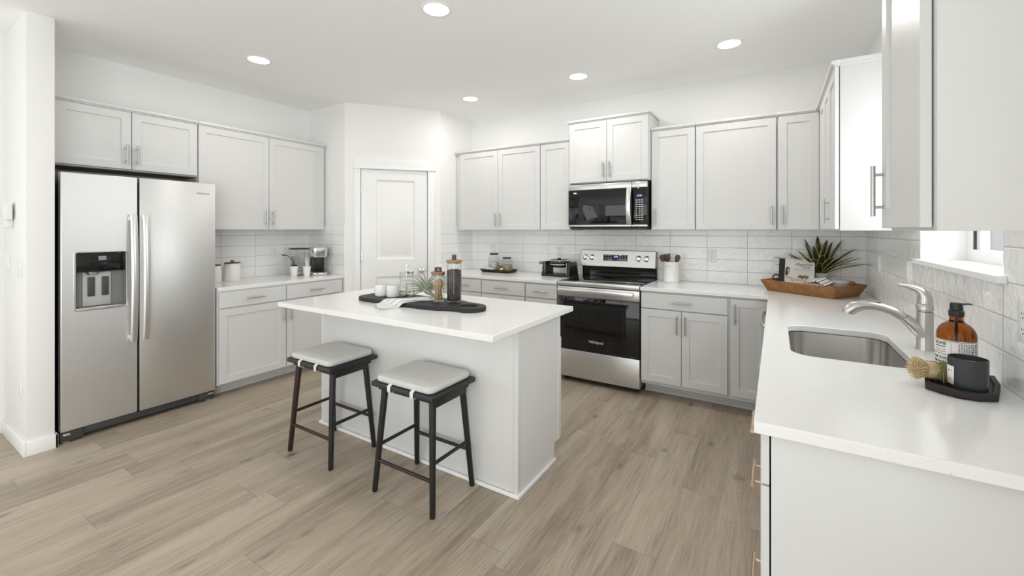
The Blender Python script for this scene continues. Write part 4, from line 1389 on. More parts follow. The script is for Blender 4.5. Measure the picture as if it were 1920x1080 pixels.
# folded napkin over the front edge of the board
prof = [(0.0, TT + 0.0015), (0.30, TT + 0.004), (0.55, TT + 0.006), (0.66, TT + 0.004), (0.72, TT - 0.008), (0.80, TZ + 0.012), (1.0, TZ + 0.008)]


def nap(layer):
    def f(u, v):
        # u along the long side (right-back to left-front), v across
        p0 = Vector((-1.885, 2.075)) + Vector((-0.020, -0.030)) * layer
        p1 = Vector((-2.085, 1.765)) + Vector((0.010, -0.004)) * layer
        q = p0 + (p1 - p0) * u
        nrm = Vector((0.84, -0.54))
        wdt = 0.040 + 0.045 * u
        q = q + nrm * ((v - 0.5) * 2 * wdt - 0.004 * layer)
        on_board = q.y > 1.855
        base = TT + 0.002 if on_board else max(TZ + 0.003, TT + 0.002 - (1.855 - q.y) * 1.1)
        z = base + 0.007 * layer + 0.010 * math.sin(v * PI) * (0.4 + 0.6 * u) + 0.002 * math.sin(9 * u + 5 * v)
        return (q.x, q.y, z)
    return f


nk = MB()
nk.grid(nap(0), 26, 8)
nk.grid(nap(1), 26, 8)
no = obj('folded_napkin', nk, 'napkin', solid=0.004)
uvn = tag(no, 'white napkin with thin grey stripes folded over the black board', 'napkin')

# air plant lying on the board
CR, CU, CB = Vector((math.cos(YAW), math.sin(YAW), 0)), Vector((0, 0, 1)), Vector((math.sin(YAW), -math.cos(YAW), 0))
ap = thing('air_plant', 'silvery green air plant with curling leaves lying on the board', 'air plant', (-2.000, 2.052, TT + 0.004))
ra = random.Random(11)
stem_a, stem_b = CR * 0.105 + CU * 0.004, CR * 0.006 + CU * 0.070
obj('base', MB().tube([stem_a, stem_a * 0.8 + stem_b * 0.2, stem_a * 0.5 + stem_b * 0.5, stem_b], [0.003, 0.010, 0.019, 0.013], 10), 'airplant', ap)
for k in range(36):
    ang = math.radians(8 + 190 * ((k * 0.618) % 1.0))
    ln = ra.uniform(0.16, 0.245)
    d = CR * math.cos(ang) + CU * math.sin(ang) + CB * ra.uniform(-0.45, 0.6)
    d.normalize()
    side = 1 if math.cos(ang) > 0.1 else -1
    curl = CR * side * 0.75 - CU * 0.80
    pts, rad = [], []
    p = stem_a * 0.35 + stem_b * 0.65 + d * 0.006
    v = d.copy()
    steps = 13
    for s_ in range(steps):
        pts.append(p.copy())
        rad.append(max(0.0007, 0.0105 * (1 - s_ / steps) ** 1.1))
        v = (v + curl * (0.03 + 0.020 * s_ * ra.uniform(0.6, 1.3))).normalized()
        p = p + v * ln / steps
        if p.z < 0.005:
            p.z = 0.005
    obj('leaf', MB().tube(pts, rad, 6, flat=0.35), 'airplant', ap)

# ------------------------------------------------------------------ coffee corner (left counter)
CZ = CT + 0.0006


def stone_canister(label, x, y, r, h):
    t = thing('lidded_canister', label, 'canister', (x, y, CZ), 0, 'white canisters with wood lids')
    seg = 14
    m = MB()
    m.loft([[(q * r * math.cos(2 * PI * (k + 0.5) / seg), q * r * math.sin(2 * PI * (k + 0.5) / seg), z) for k in range(seg)]
            for q, z in ((0.93, 0), (1.0, 0.008), (0.985, h * 0.6), (0.93, h - 0.012), (0.90, h))])
    obj('jar', m, 'ceramic', t)
    l = obj('lid', MB().lathe([(0, h + 0.0005), (r * 0.92, h + 0.0005), (r * 0.93, h + 0.010), (0, h + 0.011)], 36), 'walnut', t)
    obj('lid_knob', MB().lathe([(0, h + 0.0105), (0.012, h + 0.0105), (0.015, h + 0.020), (0.016, h + 0.030), (0, h + 0.031)], 20), 'acacia', l)


stone_canister('white faceted canister with a wood lid, fully in view on left counter', -4.366, 2.012, 0.070, 0.162)
stone_canister('white canister half hidden behind the refrigerator edge', -4.370, 1.850, 0.068, 0.150)


def paper_cup(label, x, y, h, r0, r1):
    t = thing('cup', label, 'cup', (x, y, CZ), 0, 'white cups in the coffee corner')
    obj('body', MB().lathe([(0, 0), (r0, 0), (r0 + 0.001, 0.003), (r1, h), (r1 + 0.003, h + 0.002), (r1 - 0.002, h + 0.003), (r0 - 0.002, 0.006), (0, 0.005)], 32), 'ceramic', t)
    return t


paper_cup('white cup holding a black scoop, left of the coffee maker', -4.222, 2.528, 0.104, 0.030, 0.041)
gs = obj('coffee_grounds', MB().lathe([(0, 0.02), (0.028, 0.03), (0.0370, 0.098), (0.033, 0.110), (0.020, 0.117), (0, 0.116)], 24), 'soil', None, (-4.222, 2.528, CZ))
tag(gs, 'dark coffee grounds heaped in the left white cup', 'coffee grounds', kind='stuff')
scp = thing('coffee_scoop', 'black coffee scoop with a long curved handle standing in the cup', 'scoop', (-4.222, 2.528, CZ))
hd = MB()
hd.tube([(0.0, 0.008, 0.118), (0.0, -0.012, 0.150), (0.0, -0.038, 0.190), (0.0, -0.070, 0.216), (0.0, -0.100, 0.222)], [0.004, 0.004, 0.0042, 0.0046, 0.005], 8, flat=0.7)
obj('handle', hd, 'blackplastic', scp)
obj('bowl', MB().lathe([(0, -0.006), (0.012, -0.004), (0.018, 0.006), (0.016, 0.006), (0.010, -0.001), (0, -0.002)], 16, (0, -0.108, 0.222), sy=1.25), 'blackplastic', scp)
paper_cup('white cup holding wooden stir sticks, in front of the coffee maker', -4.126, 2.606, 0.100, 0.028, 0.038)
for k, (a, b, c) in enumerate(((-0.012, 0.004, 0.15), (0.010, -0.008, 0.19), (0.004, 0.014, 0.165), (-0.004, -0.014, 0.175), (0.016, 0.010, 0.15))):
    st = obj('stir_stick', MB().box(-0.0035, 0.0035, -0.001, 0.001, 0, c), 'whiteplastic', None, (-4.126 + a * 0.5, 2.606 + b * 0.5, CZ + 0.008), (b * 5, -a * 5, k * 0.7))
    tag(st, 'white stir sticks standing in the right coffee cup', 'stir stick', 'stir sticks in the cup')

cm = thing('coffee_maker', 'single cup coffee maker with steel head and clear tank at left', 'coffee maker', (-4.194, 2.675, CZ), ROTL - math.radians(20))
obj('base', MB().loft([[(x, y, 0) for x, y in rrect(0.155, 0.21, 0.04, 6, 0.085, 0.0)], [(x, y, 0.006) for x, y in rrect(0.160, 0.215, 0.042, 6, 0.085, 0.0)],
                       [(x, y, 0.030) for x, y in rrect(0.160, 0.215, 0.042, 6, 0.085, 0.0)], [(x, y, 0.034) for x, y in rrect(0.150, 0.205, 0.04, 6, 0.085, 0.0)]]), 'chrome', cm)
obj('drip_grid', MB().lathe([(0, 0.0345), (0.055, 0.0345), (0.055, 0.040), (0, 0.040)], 28, (0.085, -0.055, 0)), 'blackplastic', cm)
obj('column', MB().box(0.025, 0.145, -0.020, 0.098, 0.034, 0.200, 0.012), 'blackplastic', cm)
hdm = obj('brew_head', MB().loft([[(x, y, 0.190) for x, y in rrect(0.150, 0.190, 0.05, 8, 0.085, 0.0)], [(x, y, 0.205) for x, y in rrect(0.166, 0.208, 0.055, 8, 0.085, 0.0)],
                                  [(x, y, 0.262) for x, y in rrect(0.168, 0.210, 0.055, 8, 0.085, 0.0)]]), 'chrome', cm)
obj('head_lid', MB().loft([[(x, y, 0.263) for x, y in rrect(0.170, 0.212, 0.055, 8, 0.085, 0.0)], [(x, y, 0.285) for x, y in rrect(0.170, 0.212, 0.055, 8, 0.085, 0.0)],
                           [(x, y, 0.294) for x, y in rrect(0.155, 0.195, 0.050, 8, 0.085, 0.0)]]), 'steel', hdm)
tk = obj('water_tank', MB().loft([[(x, y, 0.040) for x, y in rrect(0.135, 0.120, 0.030, 6, -0.092, 0.088)], [(x, y, 0.270) for x, y in rrect(0.145, 0.126, 0.030, 6, -0.092, 0.088)]], cap1=False), 'glass', cm)
obj('tank_lid', MB().box(-0.168, 0.000, 0.022, 0.152, 0.272, 0.286, 0.004), 'blackplastic', tk)
obj('tank_foot', MB().box(-0.150, 0.003, 0.032, 0.140, 0.0, 0.038, 0.008), 'steel_h', tk)
obj('tank_filter', MB().box(-0.150, -0.120, 0.07, 0.10, 0.050, 0.200, 0.004), 'midgrey', tk)

# ------------------------------------------------------------------ back counter, left of the range
bt_ = thing('serving_tray', 'small black flared tray holding two jars, left of the range', 'tray', (-2.690, 4.020, CZ), -0.06)
tm = MB()
w, d = 0.42, 0.20
tm.loft([[(x, y, 0.012) for x, y in rrect(w - 0.030, d - 0.030, 0.02, 4)], [(x, y, 0.0) for x, y in rrect(w - 0.034, d - 0.034, 0.02, 4)][::1]], cap0=True, cap1=False)
tm = MB().loft([[(x, y, 0.008) for x, y in rrect(w - 0.05, d - 0.05, 0.02, 4)], [(x, y, 0.030) for x, y in rrect(w - 0.012, d - 0.012, 0.025, 4)],
                [(x, y, 0.032) for x, y in rrect(w, d, 0.028, 4)], [(x, y, 0.028) for x, y in rrect(w, d, 0.028, 4)], [(x, y, 0.0) for x, y in rrect(w - 0.044, d - 0.044, 0.02, 4)]])
obj('body', tm, 'blackplastic', bt_)
BT = CZ + 0.0086


def lid_jar(label, x, y, r, h, fname, fmat, flabel, fh, gname):
    t = thing('storage_jar', label, 'jar', (x, y, BT), 0, gname)
    obj('glass_body', MB().lathe([(0, 0), (r - 0.006, 0), (r, 0.008), (r, h * 0.70), (r * 0.86, h * 0.80), (r * 0.70, h * 0.86), (r * 0.70, h * 0.93), (r * 0.66, h * 0.93), (r * 0.66, h * 0.86), (r * 0.95, h * 0.68), (r * 0.95, 0.010), (0, 0.008)], 32), 'glass', t)
    obj('lid', MB().lathe([(0, h * 0.91), (r * 0.74, h * 0.91), (r * 0.76, h * 0.92), (r * 0.76, h * 0.985), (r * 0.72, h), (0, h)], 32), 'blackplastic', t)
    f = obj(fname, MB().lathe([(0, 0.010), (r * 0.90, 0.012), (r * 0.92, fh * 0.9), (r * 0.4, fh), (0, fh * 0.95)], 28), fmat, None, (x, y, BT))
    tag(f, flabel, fname.replace('_', ' '), kind='stuff')


lid_jar('taller clear jar with a black lid on the small black tray', -2.778, 4.055, 0.066, 0.202, 'sugar_cubes', 'sugar', 'white sugar filling the taller black lidded jar', 0.105, 'glass jars with black lids')
lid_jar('shorter clear jar with a black lid on the small black tray', -2.585, 4.030, 0.066, 0.160, 'pale_grain', 'seed', 'pale grain filling the shorter black lidded jar', 0.082, 'glass jars with black lids')
gc = thing('brass_cup', 'small brass cup in front of the shorter jar', 'cup', (-2.605, 3.955, BT))
obj('body', MB().lathe([(0, 0), (0.024, 0), (0.030, 0.006), (0.033, 0.030), (0.031, 0.042), (0.029, 0.042), (0.030, 0.030), (0.026, 0.008), (0, 0.006)], 28), 'gold', gc)
nt_ = obj('dried_flowers', MB().lathe([(0, 0.0), (0.020, 0.004), (0.034, 0.025), (0.028, 0.052), (0.012, 0.066), (0, 0.068)], 18), 'nuts', None, (-2.668, 4.000, BT))
tag(nt_, 'cluster of brown dried buds between the two jars', 'dried buds', kind='stuff')
rt = random.Random(5)
clm = MB()


def cloth(u, v):
    x = -0.095 + 0.19 * u + 0.012 * math.sin(6 * v)
    y = -0.040 + 0.080 * v
    e = max(0.0, math.sin(PI * u)) * max(0.0, math.sin(PI * v))
    z = 0.004 + 0.030 * e * (0.7 + 0.3 * math.sin(11 * u + 4 * v)) + 0.006 * math.sin(17 * u) * e
    return (x, y, z)


clm.grid(cloth, 26, 14)
co = obj('tea_towel', clm, 'greycloth', None, (-2.790, 3.940, CZ + 0.034), (0, 0, -0.12), solid=0.004)
tag(co, 'crumpled grey patterned cloth on the small black tray', 'tea towel')

# countertop griddle / waffle maker
wm = thing('waffle_maker', 'black flip waffle maker with a wooden side handle by the range', 'waffle maker', (-1.912, 4.000, CZ), -0.06)
fm = MB()
for sx in (-1, 1):
    fm.loft([[(sx * 0.148 + dx, y, z) for dx, y, z in ((-0.016, -0.105, 0.0), (0.016, -0.105, 0.0), (0.016, 0.105, 0.0), (-0.016, 0.105, 0.0))],
             [(sx * 0.142 + dx, y, z) for dx, y, z in ((-0.014, -0.080, 0.150), (0.014, -0.080, 0.150), (0.014, 0.080, 0.150), (-0.014, 0.080, 0.150))]])
fm.box(-0.150, 0.150, -0.105, 0.105, 0.002, 0.022, 0.006)
obj('stand', fm, 'blackplastic', wm, bevel=0.006)
for sx in (-1, 1):
    obj('side_trim', MB().box(sx * 0.126 - 0.003, sx * 0.126 + 0.003, -0.094, -0.082, 0.020, 0.146, 0.002), 'nickel', wm)
obj('lower_plate', MB().lathe([(0, 0.092), (0.085, 0.092), (0.105, 0.104), (0.110, 0.118), (0, 0.118)], 36), 'blackplastic', wm)
obj('plate_ring', MB().lathe([(0, 0.1185), (0.109, 0.1185), (0.111, 0.121), (0.109, 0.1265), (0, 0.128)], 36), 'steel', wm)
up = obj('upper_plate', MB().lathe([(0, 0.1285), (0.110, 0.1285), (0.114, 0.140), (0.110, 0.158), (0.095, 0.168), (0, 0.171)], 36), 'blackplastic', wm)
obj('lid_ring', MB().lathe([(0.096, 0.164), (0.112, 0.1595), (0.112, 0.1625), (0.097, 0.1695)], 36), 'chrome', up)
obj('lid_handle', MB().box(-0.014, 0.018, -0.030, -0.002, 0.170, 0.188, 0.004), 'blackplastic', up)
obj('pivot', MB().tube([(-0.112, 0, 0.128), (-0.175, 0, 0.128)], 0.018, 16), 'blackplastic', wm)
obj('handle', MB().tube([(-0.170, 0, 0.128), (-0.235, -0.020, 0.128)], [0.014, 0.015], 14), 'acacia', wm)
obj('indicator', MB().lathe([(0, 0), (0.007, 0), (0.006, 0.003), (0, 0.004)], 14, mx=Matrix.Translation((-0.147, -0.1005, 0.06)) @ Matrix.Rotation(PI / 2, 4, 'X')), 'rose', wm)

# ------------------------------------------------------------------ utensil crock
cx0, cy0 = -0.818, 4.055
uc = thing('utensil_crock', 'white stoneware crock holding three wooden utensils right of the range', 'crock', (cx0, cy0, CZ))
obj('body', MB().lathe([(0, 0), (0.068, 0), (0.0715, 0.005), (0.072, 0.020), (0.0708, 0.024), (0.0712, 0.165), (0.073, 0.170), (0.073, 0.186), (0.070, 0.188), (0.066, 0.184), (0.066, 0.012), (0, 0.010)], 40), 'ceramic', uc)
text_part('embossed_lettering', 'UTENSILS', 0.020, 'ceramic_matte', uc, (-0.018, -0.0725, 0.150), extrude=0.001)


def utensil(name, label, bx, by, lean, turn, kind):
    t = thing(name, label, 'utensil', (cx0 + bx, cy0 + by, CZ + 0.013), turn, 'wooden utensils in the white crock')
    ca = math.sin(lean)
    mx = Matrix.Rotation(lean, 4, 'Y')
    obj('handle', MB().tube([(0, 0, 0.0), (0, 0, 0.175)], [0.006, 0.0075], 10, mx=mx), 'walnut', t)
    if kind == 'spatula':
        hd_ = MB().loft([[(x, y, z) for x, y in rrect(w_, 0.010, 0.004, 3)] for w_, z in ((0.020, 0.172), (0.056, 0.190), (0.066, 0.235), (0.060, 0.244))], mx=mx)
    else:
        hd_ = MB().loft([[(x, y, z) for x, y in rrect(w_, dd, 0.0045, 3)] for w_, dd, z in ((0.016, 0.012, 0.172), (0.034, 0.014, 0.190), (0.048, 0.017, 0.213), (0.042, 0.016, 0.235), (0.016, 0.010, 0.246))], mx=mx)
    obj('head', hd_, 'walnut', t)


utensil('wooden_spatula', 'flat wooden spatula, middle utensil in the white crock', -0.008, 0.020, -0.14, 0.1, 'spatula')
utensil('wooden_spoon', 'wooden spoon leaning left in the white crock', -0.012, -0.030, -0.30, -0.25, 'spoon')
utensil('wooden_spoon', 'wooden spoon leaning right in the white crock', 0.010, -0.005, 0.24, -0.15, 'spoon')

# ------------------------------------------------------------------ wicker basket and contents
bk_rot = math.atan2(-0.565, 0.825)
bkx, bky = 0.226, 3.896
wb = thing('wicker_basket', 'brown wicker tray basket in the back right corner of the counter', 'basket', (bkx, bky, CZ), bk_rot)
LW, LD = 0.480, 0.315
bm_ = MB().loft([[(x, y, 0.008) for x, y in rrect(LW - 0.02, LD - 0.02, 0.012, 3)], [(x, y, 0.080) for x, y in rrect(LW + 0.055, LD + 0.045, 0.014, 3)],
                 [(x, y, 0.082) for x, y in rrect(LW + 0.072, LD + 0.062, 0.016, 3)], [(x, y, 0.076) for x, y in rrect(LW + 0.074, LD + 0.064, 0.016, 3)],
                 [(x, y, 0.0) for x, y in rrect(LW, LD, 0.012, 3)]])
obj('body', bm_, 'wicker', wb)
obj('rim', MB().tube([(x, y, 0.080) for x, y in rrect(LW + 0.066, LD + 0.056, 0.016, 3)], 0.0065, 8, closed=True), 'wicker', wb)
for sx in (-1, 1):
    hp = [(sx * (LW / 2 + 0.022 + 0.012 * math.sin(PI * k / 12)), -0.075 + 0.150 * k / 12, 0.055 + 0.060 * math.sin(PI * k / 12) ** 0.7) for k in range(13)]
    obj('handle', MB().tube(hp, 0.0065, 8), 'wicker', wb)
BMX = Matrix.Translation((bkx, bky, CZ)) @ Matrix.Rotation(bk_rot, 4, 'Z')


def bpt(x, y, z=0.009):
    return tuple(BMX @ Vector((x, y, z)))


# cookbook leaning at the back of the basket
ckb = thing('cookbook', 'cookbook with a white photo cover standing in the wicker basket', 'book', bpt(-0.130, 0.030, 0.024), -0.12)
lean = math.radians(-20)
BM = Matrix.Rotation(lean, 4, 'X')
bw, bh, bt2 = 0.232, 0.235, 0.030
FXB = BM


def bbox(m, x0, x1, y0, y1, z0, z1, bev=0.0):
    return m.box(x0, x1, y0, y1, z0, z1, bev, 2, FXB.copy())


bk = bbox(MB(), -bw / 2, bw / 2, 0.0, 0.003, 0, bh, 0.0008)
bbox(bk, -bw / 2, bw / 2, bt2 - 0.003, bt2, 0, bh, 0.0008)
bbox(bk, -bw / 2 - 0.003, -bw / 2 + 0.001, 0.0, bt2, 0, bh, 0.0008)
cvr = obj('cover', bk, 'whiteprint', ckb)
obj('spine_band', bbox(MB(), -bw / 2 - 0.0045, -bw / 2 + 0.036, -0.0006, bt2 + 0.0006, -0.0002, bh + 0.0003), 'ink', cvr)
obj('pages', bbox(MB(), -bw / 2 + 0.002, bw / 2 - 0.004, 0.003, bt2 - 0.003, 0.004, bh - 0.004), 'paper', ckb)
pr = MB()
bbox(pr, 0.000 - 0.045, 0.108, -0.0008, 0.0002, 0.052, 0.072)
bbox(pr, -0.030, -0.022, -0.0008, 0.0002, 0.018, 0.052)
bbox(pr, 0.088, 0.096, -0.0008, 0.0002, 0.018, 0.052)
obj('printed_table', pr, 'tableprint', cvr)


def disc(m, cx_, cz_, rx, rz, y=-0.0012, n=16):
    m.loft([[(cx_ + rx * math.cos(2 * PI * k / n), 0.0, cz_ + rz * math.sin(2 * PI * k / n)) for k in range(n)],
            [(cx_ + rx * math.cos(2 * PI * k / n), y, cz_ + rz * math.sin(2 * PI * k / n)) for k in range(n)]], mx=FXB.copy())
    return m


gp = MB()
for k in range(7):
    disc(gp, 0.018 + 0.009 * k, 0.088 + 0.006 * math.sin(k * 2.1), 0.009, 0.011, -0.0010)
obj('printed_greens', gp, 'greenprint', cvr)
hr = disc(disc(MB(), -0.060, 0.142, 0.016, 0.024, -0.0009), -0.067, 0.118, 0.010, 0.026, -0.0009)
obj('printed_hair', hr, 'hair', cvr)
sk_ = disc(disc(disc(MB(), -0.055, 0.139, 0.0095, 0.014, -0.0013), -0.053, 0.118, 0.006, 0.010, -0.0012), -0.050, 0.079, 0.022, 0.006, -0.0013)
obj('printed_figure', sk_, 'skin', cvr)
for body, sz, px, pz, fnt in (('Magnolia', 0.030, 0.045, 0.188, 'ink'), ('Table', 0.022, 0.062, 0.165, 'ink'), ('a collection of recipes for gathering', 0.0085, 0.040, 0.146, 'greyink')):
    q = FXB @ Vector((px, -0.0006, pz))
    text_part('cover_lettering', body, sz, fnt, cvr, tuple(q), (PI / 2 + lean, 0, 0), shear=0.25)
# easel behind the book
es = MB()
es.box(-0.075, 0.118, bt2 + 0.001, bt2 + 0.008, 0.0, 0.180, 0.001, 2, FXB.copy())
eso = obj('book_easel', es, 'blackwood', None, bpt(-0.130, 0.030, 0.024), (0, 0, -0.12))
tag(eso, 'dark board behind the cookbook in the basket', 'book stand')

# potted plant behind the basket
px_, py_ = 0.296, 4.140
pp = thing('potted_plant', 'potted plant with yellow edged sword leaves behind the wicker basket', 'plant', (px_, py_, CZ))
obj('pot', MB().lathe([(0, 0), (0.043, 0), (0.047, 0.004), (0.054, 0.128), (0.054, 0.136), (0.050, 0.136), (0.048, 0.120), (0, 0.118)], 32), 'ceramic_matte', pp)
obj('soil', MB().lathe([(0, 0.112), (0.0465, 0.112), (0.044, 0.124), (0, 0.126)], 24), 'soil', pp)


def blade(az, tilt_, ln, wd, bend, y_lim=None, root=(0, 0)):
    """Sword leaf with UV across its width."""
    bm2 = bmesh.new()
    uvl = bm2.loops.layers.uv.new('UVMap')
    n = 10
    d = Vector((math.cos(az), math.sin(az), 0))
    sdir = Vector((-math.sin(az), math.cos(az), 0))
    p = Vector((root[0], root[1], 0.122))
    a = tilt_
    rows_ = []
    for i in range(n + 1):
        u = i / n
        w_ = 1.3 * wd * (0.60 + 1.0 * u) * (1 - u) ** 0.55 if u < 0.999 else 0.0008
        w_ = max(w_, 0.0008)
        nrm = (d * math.cos(a) - Vector((0, 0, 1)) * math.sin(a))
        q = p.copy()
        rows_.append([bm2.verts.new(q - sdir * w_ - nrm * w_ * 0.35), bm2.verts.new(q), bm2.verts.new(q + sdir * w_ - nrm * w_ * 0.35)])
        p = p + (d * math.sin(a) + Vector((0, 0, 1)) * math.cos(a)) * ln / n
        a += bend / n
        if py_ + p.y > 4.200:
            p.y = 4.200 - py_
    for i in range(n):
        for j in (0, 1):
            f = bm2.faces.new((rows_[i][j], rows_[i][j + 1], rows_[i + 1][j + 1], rows_[i + 1][j]))
            for lp, (uu, vv) in zip(f.loops, ((j * 0.5, i / n), (j * 0.5 + 0.5, i / n), (j * 0.5 + 0.5, (i + 1) / n), (j * 0.5, (i + 1) / n))):
                lp[uvl].uv = (uu, vv)
    me = bpy.data.meshes.new('leaf')
    bm2.to_mesh(me)
    bm2.free()
    for pl in me.polygons:
        pl.use_smooth = True
    o2 = obj('leaf', me, 'leaf', pp, solid=0.0016)
    return o2


rl = random.Random(21)
specs = [(180, 62, 0.30, 0.017, 35), (185, 70, 0.24, 0.010, 10), (-170, 42, 0.26, 0.021, 25), (200, 30, 0.24, 0.022, 14), (150, 16, 0.30, 0.020, 6), (215, 20, 0.27, 0.022, 6),
         (250, 28, 0.20, 0.024, 40), (275, 22, 0.21, 0.026, 36), (300, 26, 0.21, 0.025, 40), (320, 34, 0.23, 0.022, 30), (-35, 46, 0.23, 0.018, 40),
         (20, 24, 0.31, 0.021, 8), (0, 34, 0.28, 0.020, 22), (-10, 48, 0.28, 0.016, 26), (5, 62, 0.30, 0.013, 22), (-20, 58, 0.27, 0.012, 30), (100, 6, 0.31, 0.020, 5), (60, 14, 0.29, 0.020, 8),
         (240, 12, 0.24, 0.024, 10), (290, 10, 0.25, 0.024, 12), (190, 50, 0.22, 0.014, 30), (340, 20, 0.27, 0.020, 14),
         (172, 54, 0.33, 0.018, 30), (205, 44, 0.28, 0.020, 20), (260, 4, 0.27, 0.022, 6), (310, 16, 0.28, 0.022, 10), (230, 36, 0.22, 0.022, 24), (330, 44, 0.26, 0.018, 24), (12, 40, 0.31, 0.018, 16), (265, 32, 0.17, 0.024, 44)]
for az, tl_, ln, wd, bd_ in specs:
    a = math.radians(az)
    blade(a, math.radians(tl_), ln, wd, math.radians(bd_), root=(0.018 * math.cos(a), 0.018 * math.sin(a)))

# oval dish, striped towel and cutlery in the basket
dsh = thing('serving_dish', 'pale oval serving dish at the right end of the wicker basket', 'dish', bpt(0.118, 0.055), bk_rot)
obj('bowl', MB().lathe([(0, 0), (0.060, 0), (0.068, 0.004), (0.090, 0.078), (0.094, 0.094), (0.090, 0.096), (0.085, 0.080), (0.064, 0.012), (0, 0.010)], 44, sx=1.12, sy=0.92), 'ceramic_matte', dsh)
tw = MB()


def towel(u, v):
    x = -0.085 + 0.16 * u
    y = -0.060 + 0.10 * v
    z = 0.092 + 0.034 * math.sin(PI * min(1, 0.12 + u * 0.8)) - 0.020 * (1 - v) + 0.004 * math.sin(13 * u)
    return (x, y, z)


tw.grid(towel, 20, 8)
tw.box(-0.075, 0.060, -0.055, 0.035, 0.012, 0.088, 0.015)
two = obj('striped_towel', tw, 'towel', None, bpt(0.112, -0.083, 0.0), (0, 0, bk_rot), solid=0.005)
tag(two, 'cream towel with charcoal stripes folded in front of the dish', 'towel')
for k, (dx, dy, rz, lab) in enumerate(((0.120, 0.030, 0.62, 'wide bladed spreader lying across the oval dish, nearer one'), (0.130, 0.072, 0.50, 'narrow spreader lying across the oval dish, farther one'))):
    kn = thing('spreader_knife', lab, 'knife', bpt(dx, dy, 0.110), bk_rot + rz)
    obj('blade', MB().box(-0.115, 0.0, -0.011, 0.011, -0.0012, 0.0012, 0.001), 'nickel', kn)
    obj('handle', MB().box(0.0, 0.085, -0.008, 0.008, -0.005, 0.005, 0.003), 'nickel', kn)

# ------------------------------------------------------------------ tray by the sink
trp = [(0.380, 1.722), (0.404, 1.835), (0.425, 1.872), (0.505, 1.890), (0.592 - 0.012, 1.905), (0.560, 1.800), (0.522, 1.690), (0.480, 1.668), (0.440, 1.668), (0.405, 1.690)]
trz = CZ
cxm = sum(p[0] for p in trp) / len(trp)
cym = sum(p[1] for p in trp) / len(trp)


def sc(k):
    return [(cxm + (x - cxm) * k, cym + (y - cym) * k) for x, y in trp]


tmm = MB().loft([[(x, y, trz) for x, y in sc(0.97)], [(x, y, trz + 0.004) for x, y in sc(1.0)], [(x, y, trz + 0.021) for x, y in sc(1.0)], [(x, y, trz + 0.022) for x, y in sc(0.98)],
                 [(x, y, trz + 0.022) for x, y in sc(0.86)], [(x, y, trz + 0.014) for x, y in sc(0.82)]])
tto = obj('wooden_tray', tmm, 'espresso')
tag(tto, 'small dark wooden tray under the candle beside the sink', 'tray')
TR = trz + 0.0146
cd = thing('candle', 'round charcoal candle with a white label on the dark wooden tray', 'candle', (0.473, 1.730, TR))
obj('jar', MB().lathe([(0, 0), (0.036, 0), (0.0400, 0.004), (0.0412, 0.012), (0.0420, 0.078), (0.0420, 0.091), (0.0402, 0.0915), (0.0394, 0.085), (0.039, 0.012), (0, 0.010)], 48), 'candle', cd)
obj('wax', MB().lathe([(0, 0.011), (0.038, 0.013), (0.0387, 0.074), (0, 0.075)], 36), 'wax', cd)
for wx, wy in ((0.0, 0.014), (0.013, -0.008), (-0.013, -0.008)):
    obj('wick', MB().tube([(wx, wy, 0.074), (wx, wy, 0.082)], 0.001, 6), 'ink', cd)


def arc_sheet(r, a0, a1, z0, z1, n=14):
    m = MB()
    m.grid(lambda u, v: (r * math.cos(a0 + (a1 - a0) * u), r * math.sin(a0 + (a1 - a0) * u), z0 + (z1 - z0) * v), n, 1)
    return m


def cyl_text(name, body, size, mat, parent, r, ang, z, vertical=False, **kw):
    """Lettering wrapped round an upright cylinder of radius r, centred at angle ang."""
    me = text_mesh(body, size, **kw)
    for v in me.vertices:
        x, y, d_ = v.co
        if vertical:
            x, y = y, -x
        a = ang + x / r
        v.co = ((r + d_) * math.cos(a), (r + d_) * math.sin(a), z + y)
    return obj(name, me, mat, parent)


CA = math.atan2(-1.730, -0.473)          # direction from the candle toward the camera
lb = obj('label', arc_sheet(0.0422, CA - 1.45, CA - 0.72, 0.014, 0.066), 'paper', cd, solid=0.0006)
cyl_text('label_lettering', 'No. 4', 0.006, 'ink', lb, 0.0427, CA - 1.02, 0.052)
cyl_text('label_lettering', 'soy wax', 0.004, 'greyink', lb, 0.0427, CA - 1.02, 0.028)

# soap bottle
sx_, sy_ = 0.477, 1.838
sb = thing('soap_bottle', 'amber glass soap bottle with a black pump and printed label', 'soap bottle', (sx_, sy_, TR))
rb = 0.0455
obj('bottle', MB().lathe([(0, 0.002), (0.038, 0), (0.043, 0.004), (rb, 0.010), (rb, 0.130), (0.0442, 0.143), (0.0395, 0.156), (0.0310, 0.167), (0.0220, 0.173), (0.0165, 0.178), (0.0155, 0.192), (0, 0.192)], 48), 'amber', sb)
pump = obj('pump_collar', MB().lathe([(0, 0.1925), (0.0172, 0.1925), (0.0180, 0.195), (0.0180, 0.210), (0.0160, 0.2115), (0, 0.2115)], 32), 'blackplastic', sb)
ph = MB()
ph.lathe([(0, 0.2117), (0.0150, 0.2117), (0.0155, 0.215), (0.0145, 0.2325), (0.0120, 0.235), (0, 0.235)], 28)
nz_ = CR * 0.046 + CB * -0.004
ph.tube([Vector((0, 0, 0.2300)), nz_ * 0.55 + Vector((0, 0, 0.2300)), nz_ + Vector((0, 0, 0.2295)), nz_ * 1.12 + Vector((0, 0, 0.2270))], [0.0075, 0.0055, 0.0042, 0.0034], 10, flat=0.6, up=(0, 0, 1))
obj('pump_head', ph, 'blackplastic', pump)
obj('dip_tube', MB().tube([(0, 0, 0.02), (0, 0, 0.19)], 0.003, 8), 'whiteplastic', pump)
SA = math.atan2(-sy_, -sx_)
